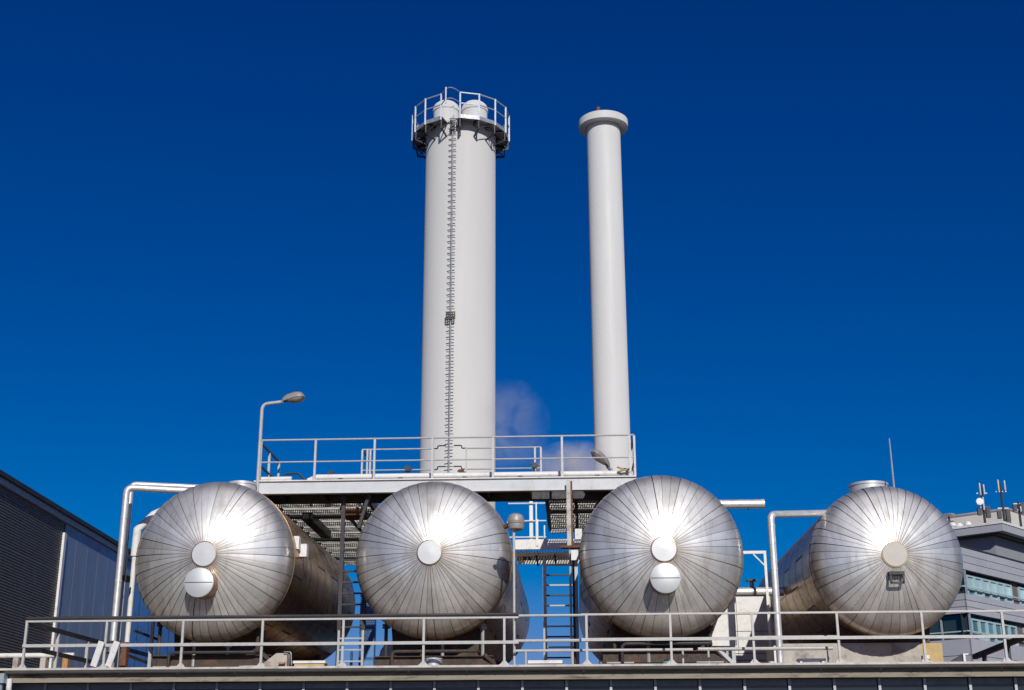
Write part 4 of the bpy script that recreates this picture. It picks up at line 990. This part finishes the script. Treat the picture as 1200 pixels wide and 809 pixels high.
for z0, z1 in ((zW1b, zW1t), (zW2b, zB2b)):
    h = z1-z0
    for i in range(4):                                # corner and left-hand glazing
        q = K - nl*.34 + dl*(.0+i*1.5)
        part('corner_pane', MB().obox(q+dl*.06+V((0, 0, z0)), dl*1.38, nl*.03, V((0, 0, h))), offg_m, ob, recalc=True)
        part('mullion', MB().obox(q+V((0, 0, z0)), dl*.09, nl*.10, V((0, 0, h))), galv2_m, ob, recalc=True)
    q = K - nr*.36; part('corner_pane', MB().obox(q+V((0, 0, z0)), dr*.86, nr*.03, V((0, 0, h))), offg_m, ob, recalc=True)
    for zz in (.30,):
        part('guard_bar', MB().bar(K+V((0, 0, z0+h*zz))-nr*.1, K+dr*12+V((0, 0, z0+h*zz))-nr*.1, .06), frame_m, ob)
        part('guard_bar', MB().bar(K+V((0, 0, z0+h*zz))-nl*.1, K+dl*6+V((0, 0, z0+h*zz))-nl*.1, .06), frame_m, ob)
# top storey, set back, with an overhanging flat roof
nu_ = K - nr*1.3
T = on_plane(1167, 645, nu_, nr); T.z = 0
zT = on_plane(1167, 629, nu_, nr).z
part('top_wall', MB().obox((T.x, T.y, zP-.3), dr*18, dl*6.5, V((0, 0, zT-zP+.3))), offd_m, ob, recalc=True)
oc = T + nr*.9 + nl*.9
ze0 = on_plane(1169, 620, oc, nr).z; ze1 = on_plane(1164, 610, oc, nr).z
part('flat_roof', MB().obox((oc.x, oc.y, ze0), dr*20, dl*8, V((0, 0, ze1-ze0))), offp_m, ob, recalc=True)
part('roof_trim', MB().obox(oc+nr*.05+nl*.05+V((0, 0, ze1)), dr*20.1, dl*8.1, V((0, 0, .12))), white_m, ob, recalc=True)
part('soffit_board', MB().obox(T+nr*.5+nl*.5+V((0, 0, zT)), dr*19, dl*7, V((0, 0, ze0-zT-.005))), dark_m, ob, recalc=True)
# rooftop plant room and antennas
G = on_plane(1181, 604, oc-nr*3, nr); G.z = 0
zg1 = on_plane(1181, 597.5, oc-nr*3, nr).z
part('plant_room', MB().obox((G.x, G.y, ze1), dr*12, dl*6, V((0, 0, zg1-ze1))), cream_m, ob, recalc=True)
part('plant_room_cap', MB().obox(G+nr*.08+nl*.08+V((0, 0, zg1)), dr*12.1, dl*6.1, V((0, 0, .1))), trim_m, ob, recalc=True)
def antenna(px, py0, py1, Yq, label, panels):
    p = at(px, py0, Yq); z1 = at(px, py1, Yq).z
    t = thing('mobile_antenna', label, 'antenna', (p.x, p.y, p.z), 'antenna masts on the office roof')
    part('mast', MB().tube([(p.x, p.y, p.z-1), (p.x, p.y, z1-.1)], .075, 8), dark_m, t)
    for dx, za, zb in panels:
        m = MB(); w_ = .06; za_, zb_ = p.z+(z1-p.z)*za, p.z+(z1-p.z)*zb
        m.lathe((p.x+dx, p.y-.16, 0), [(0, za_), (w_, za_), (w_, zb_), (w_*.8, zb_+.05), (0, zb_+.06)], 'Z', 12)
        part('antenna_panel', m, galv2_m, t, recalc=True)
    part('radio_unit', MB().box((p.x+.12, p.y-.1, p.z+.1), (p.x+.35, p.y+.1, p.z+.75)).box((p.x-.35, p.y-.1, p.z+.25), (p.x-.14, p.y+.1, p.z+.65)), dark_m, t)
    for dz_ in (.35, .75): part('mount', MB().bar((p.x-.3, p.y, p.z+(z1-p.z)*dz_), (p.x+.3, p.y, p.z+(z1-p.z)*dz_), .06), galv_m, t)
    return t, p, z1
YA = oc.y + 3.0
a1t, ap, az1 = antenna(1154, 609, 568, YA, 'antenna mast with small round dish, left one on the office roof', [(-.12, .68, 1.0), (.1, .7, .96), (-.02, .25, .6)])
part('dish', MB().lathe((ap.x-.28, ap.y-.3, ap.z+(az1-ap.z)*.48), [(0, .08), (.14, .05), (.2, 0), (.2, -.1), (0, -.1)], 'Y', 20), white_m, a1t, recalc=True)
antenna(1177.5, 613, 564, YA, 'taller antenna mast with two white panels, middle one on the office roof', [(-.16, .75, 1.0), (.2, .76, .98)])
antenna(1195, 604, 586, YA+4, 'short dark antenna at the right edge of the photo', [(.05, .2, .5)])
p = at(1112, 606, YA); sd = thing('satellite_dish', 'small tilted white dish on a post above the tank\'s right shoulder', 'dish', (p.x, p.y, p.z-.6))
part('post', MB().tube([(p.x, p.y, p.z-1.0), (p.x, p.y, p.z)], .06, 8), dark_m, sd)
part('reflector', MB().lathe((p.x, p.y, p.z+.05), [(0, 0), (.2, .02), (.34, .10), (.36, .10), (.21, -.02), (0, -.05)], 'Z', 20), white_m, sd, recalc=True)
part('feed', MB().box((p.x-.2, p.y-.2, p.z-.5), (p.x+.2, p.y+.2, p.z-.25)), dark_m, sd)
for i, (px, py) in enumerate(((1116, 614), (1124, 615), (1134, 613))):
    p = at(px, py, YA-1); single('roof_cowl', MB().lathe((p.x, p.y, p.z-.15), [(.1, -.3), (.1, 0), (.2, .02), (.2, .12), (.12, .22), (0, .25)], 'Z', 14), white_m, ['white roof cowl nearest the dish on the office roof', 'middle one of three white roof cowls on the office roof', 'white roof cowl nearest the antenna mast on the office roof'][i], 'cowl', (p.x, p.y, p.z-.45), 'white cowls on the office roof')

# ------------------------------------------------------------------ steam drifting behind the bridge
def steam(name, label, pc, rad, dens, seed):
    m = MB().lathe(pc, [(max(.0, math.sin(PI*i/12))*1.0, -math.cos(PI*i/12)) for i in range(13)], 'Z', 20)
    me = m.mesh(name, grnd_m, pc); o = bpy.data.objects.new(name, me); COL.objects.link(o); o.location = pc; o.scale = rad
    o['kind'] = 'stuff'; o['label'] = label; o['category'] = 'steam'
    mt = bpy.data.materials.new(name); mt.use_nodes = True; t = mt.node_tree; t.nodes.remove(t.nodes['Principled BSDF'])
    pv = t.nodes.new('ShaderNodeVolumePrincipled'); pv.inputs['Color'].default_value = (.93, .92, .95, 1); pv.inputs['Anisotropy'].default_value = 0
    tc = t.nodes.new('ShaderNodeTexCoord'); ln_ = t.nodes.new('ShaderNodeVectorMath'); ln_.operation = 'LENGTH'; t.links.new(tc.outputs['Object'], ln_.inputs[0])
    nz = t.nodes.new('ShaderNodeTexNoise'); nz.inputs['Scale'].default_value = 1.15; nz.inputs['Detail'].default_value = 5; nz.inputs['Roughness'].default_value = .6
    nz.inputs['Distortion'].default_value = .6
    g = t.nodes.new('ShaderNodeNewGeometry'); ad = t.nodes.new('ShaderNodeVectorMath'); ad.operation = 'ADD'; ad.inputs[1].default_value = (seed, seed*2, 0)
    t.links.new(g.outputs['Position'], ad.inputs[0]); t.links.new(ad.outputs[0], nz.inputs['Vector'])
    fo = t.nodes.new('ShaderNodeMapRange'); fo.inputs[1].default_value = 1; fo.inputs[2].default_value = .1; t.links.new(ln_.outputs['Value'], fo.inputs[0])
    th = t.nodes.new('ShaderNodeMapRange'); th.inputs[1].default_value = .38; th.inputs[2].default_value = .66; t.links.new(nz.outputs[0], th.inputs[0])
    t.links.new(mth('MULTIPLY', mth('MULTIPLY', fo.outputs[0], th.outputs[0], t), dens, t), pv.inputs['Density'])
    t.links.new(pv.outputs[0], t.nodes['Material Output'].inputs['Volume'])
    o.data.materials.clear(); o.data.materials.append(mt)
steam('steam', 'faint lilac steam drifting up between the two chimneys', at(598, 500, 42), (1.45, 1.0, 1.75), .8, 3)
steam('steam', 'low whitish steam puffing behind the platform railing at right', at(672, 546, 42), (1.5, 1.0, .9), 3.4, 8)
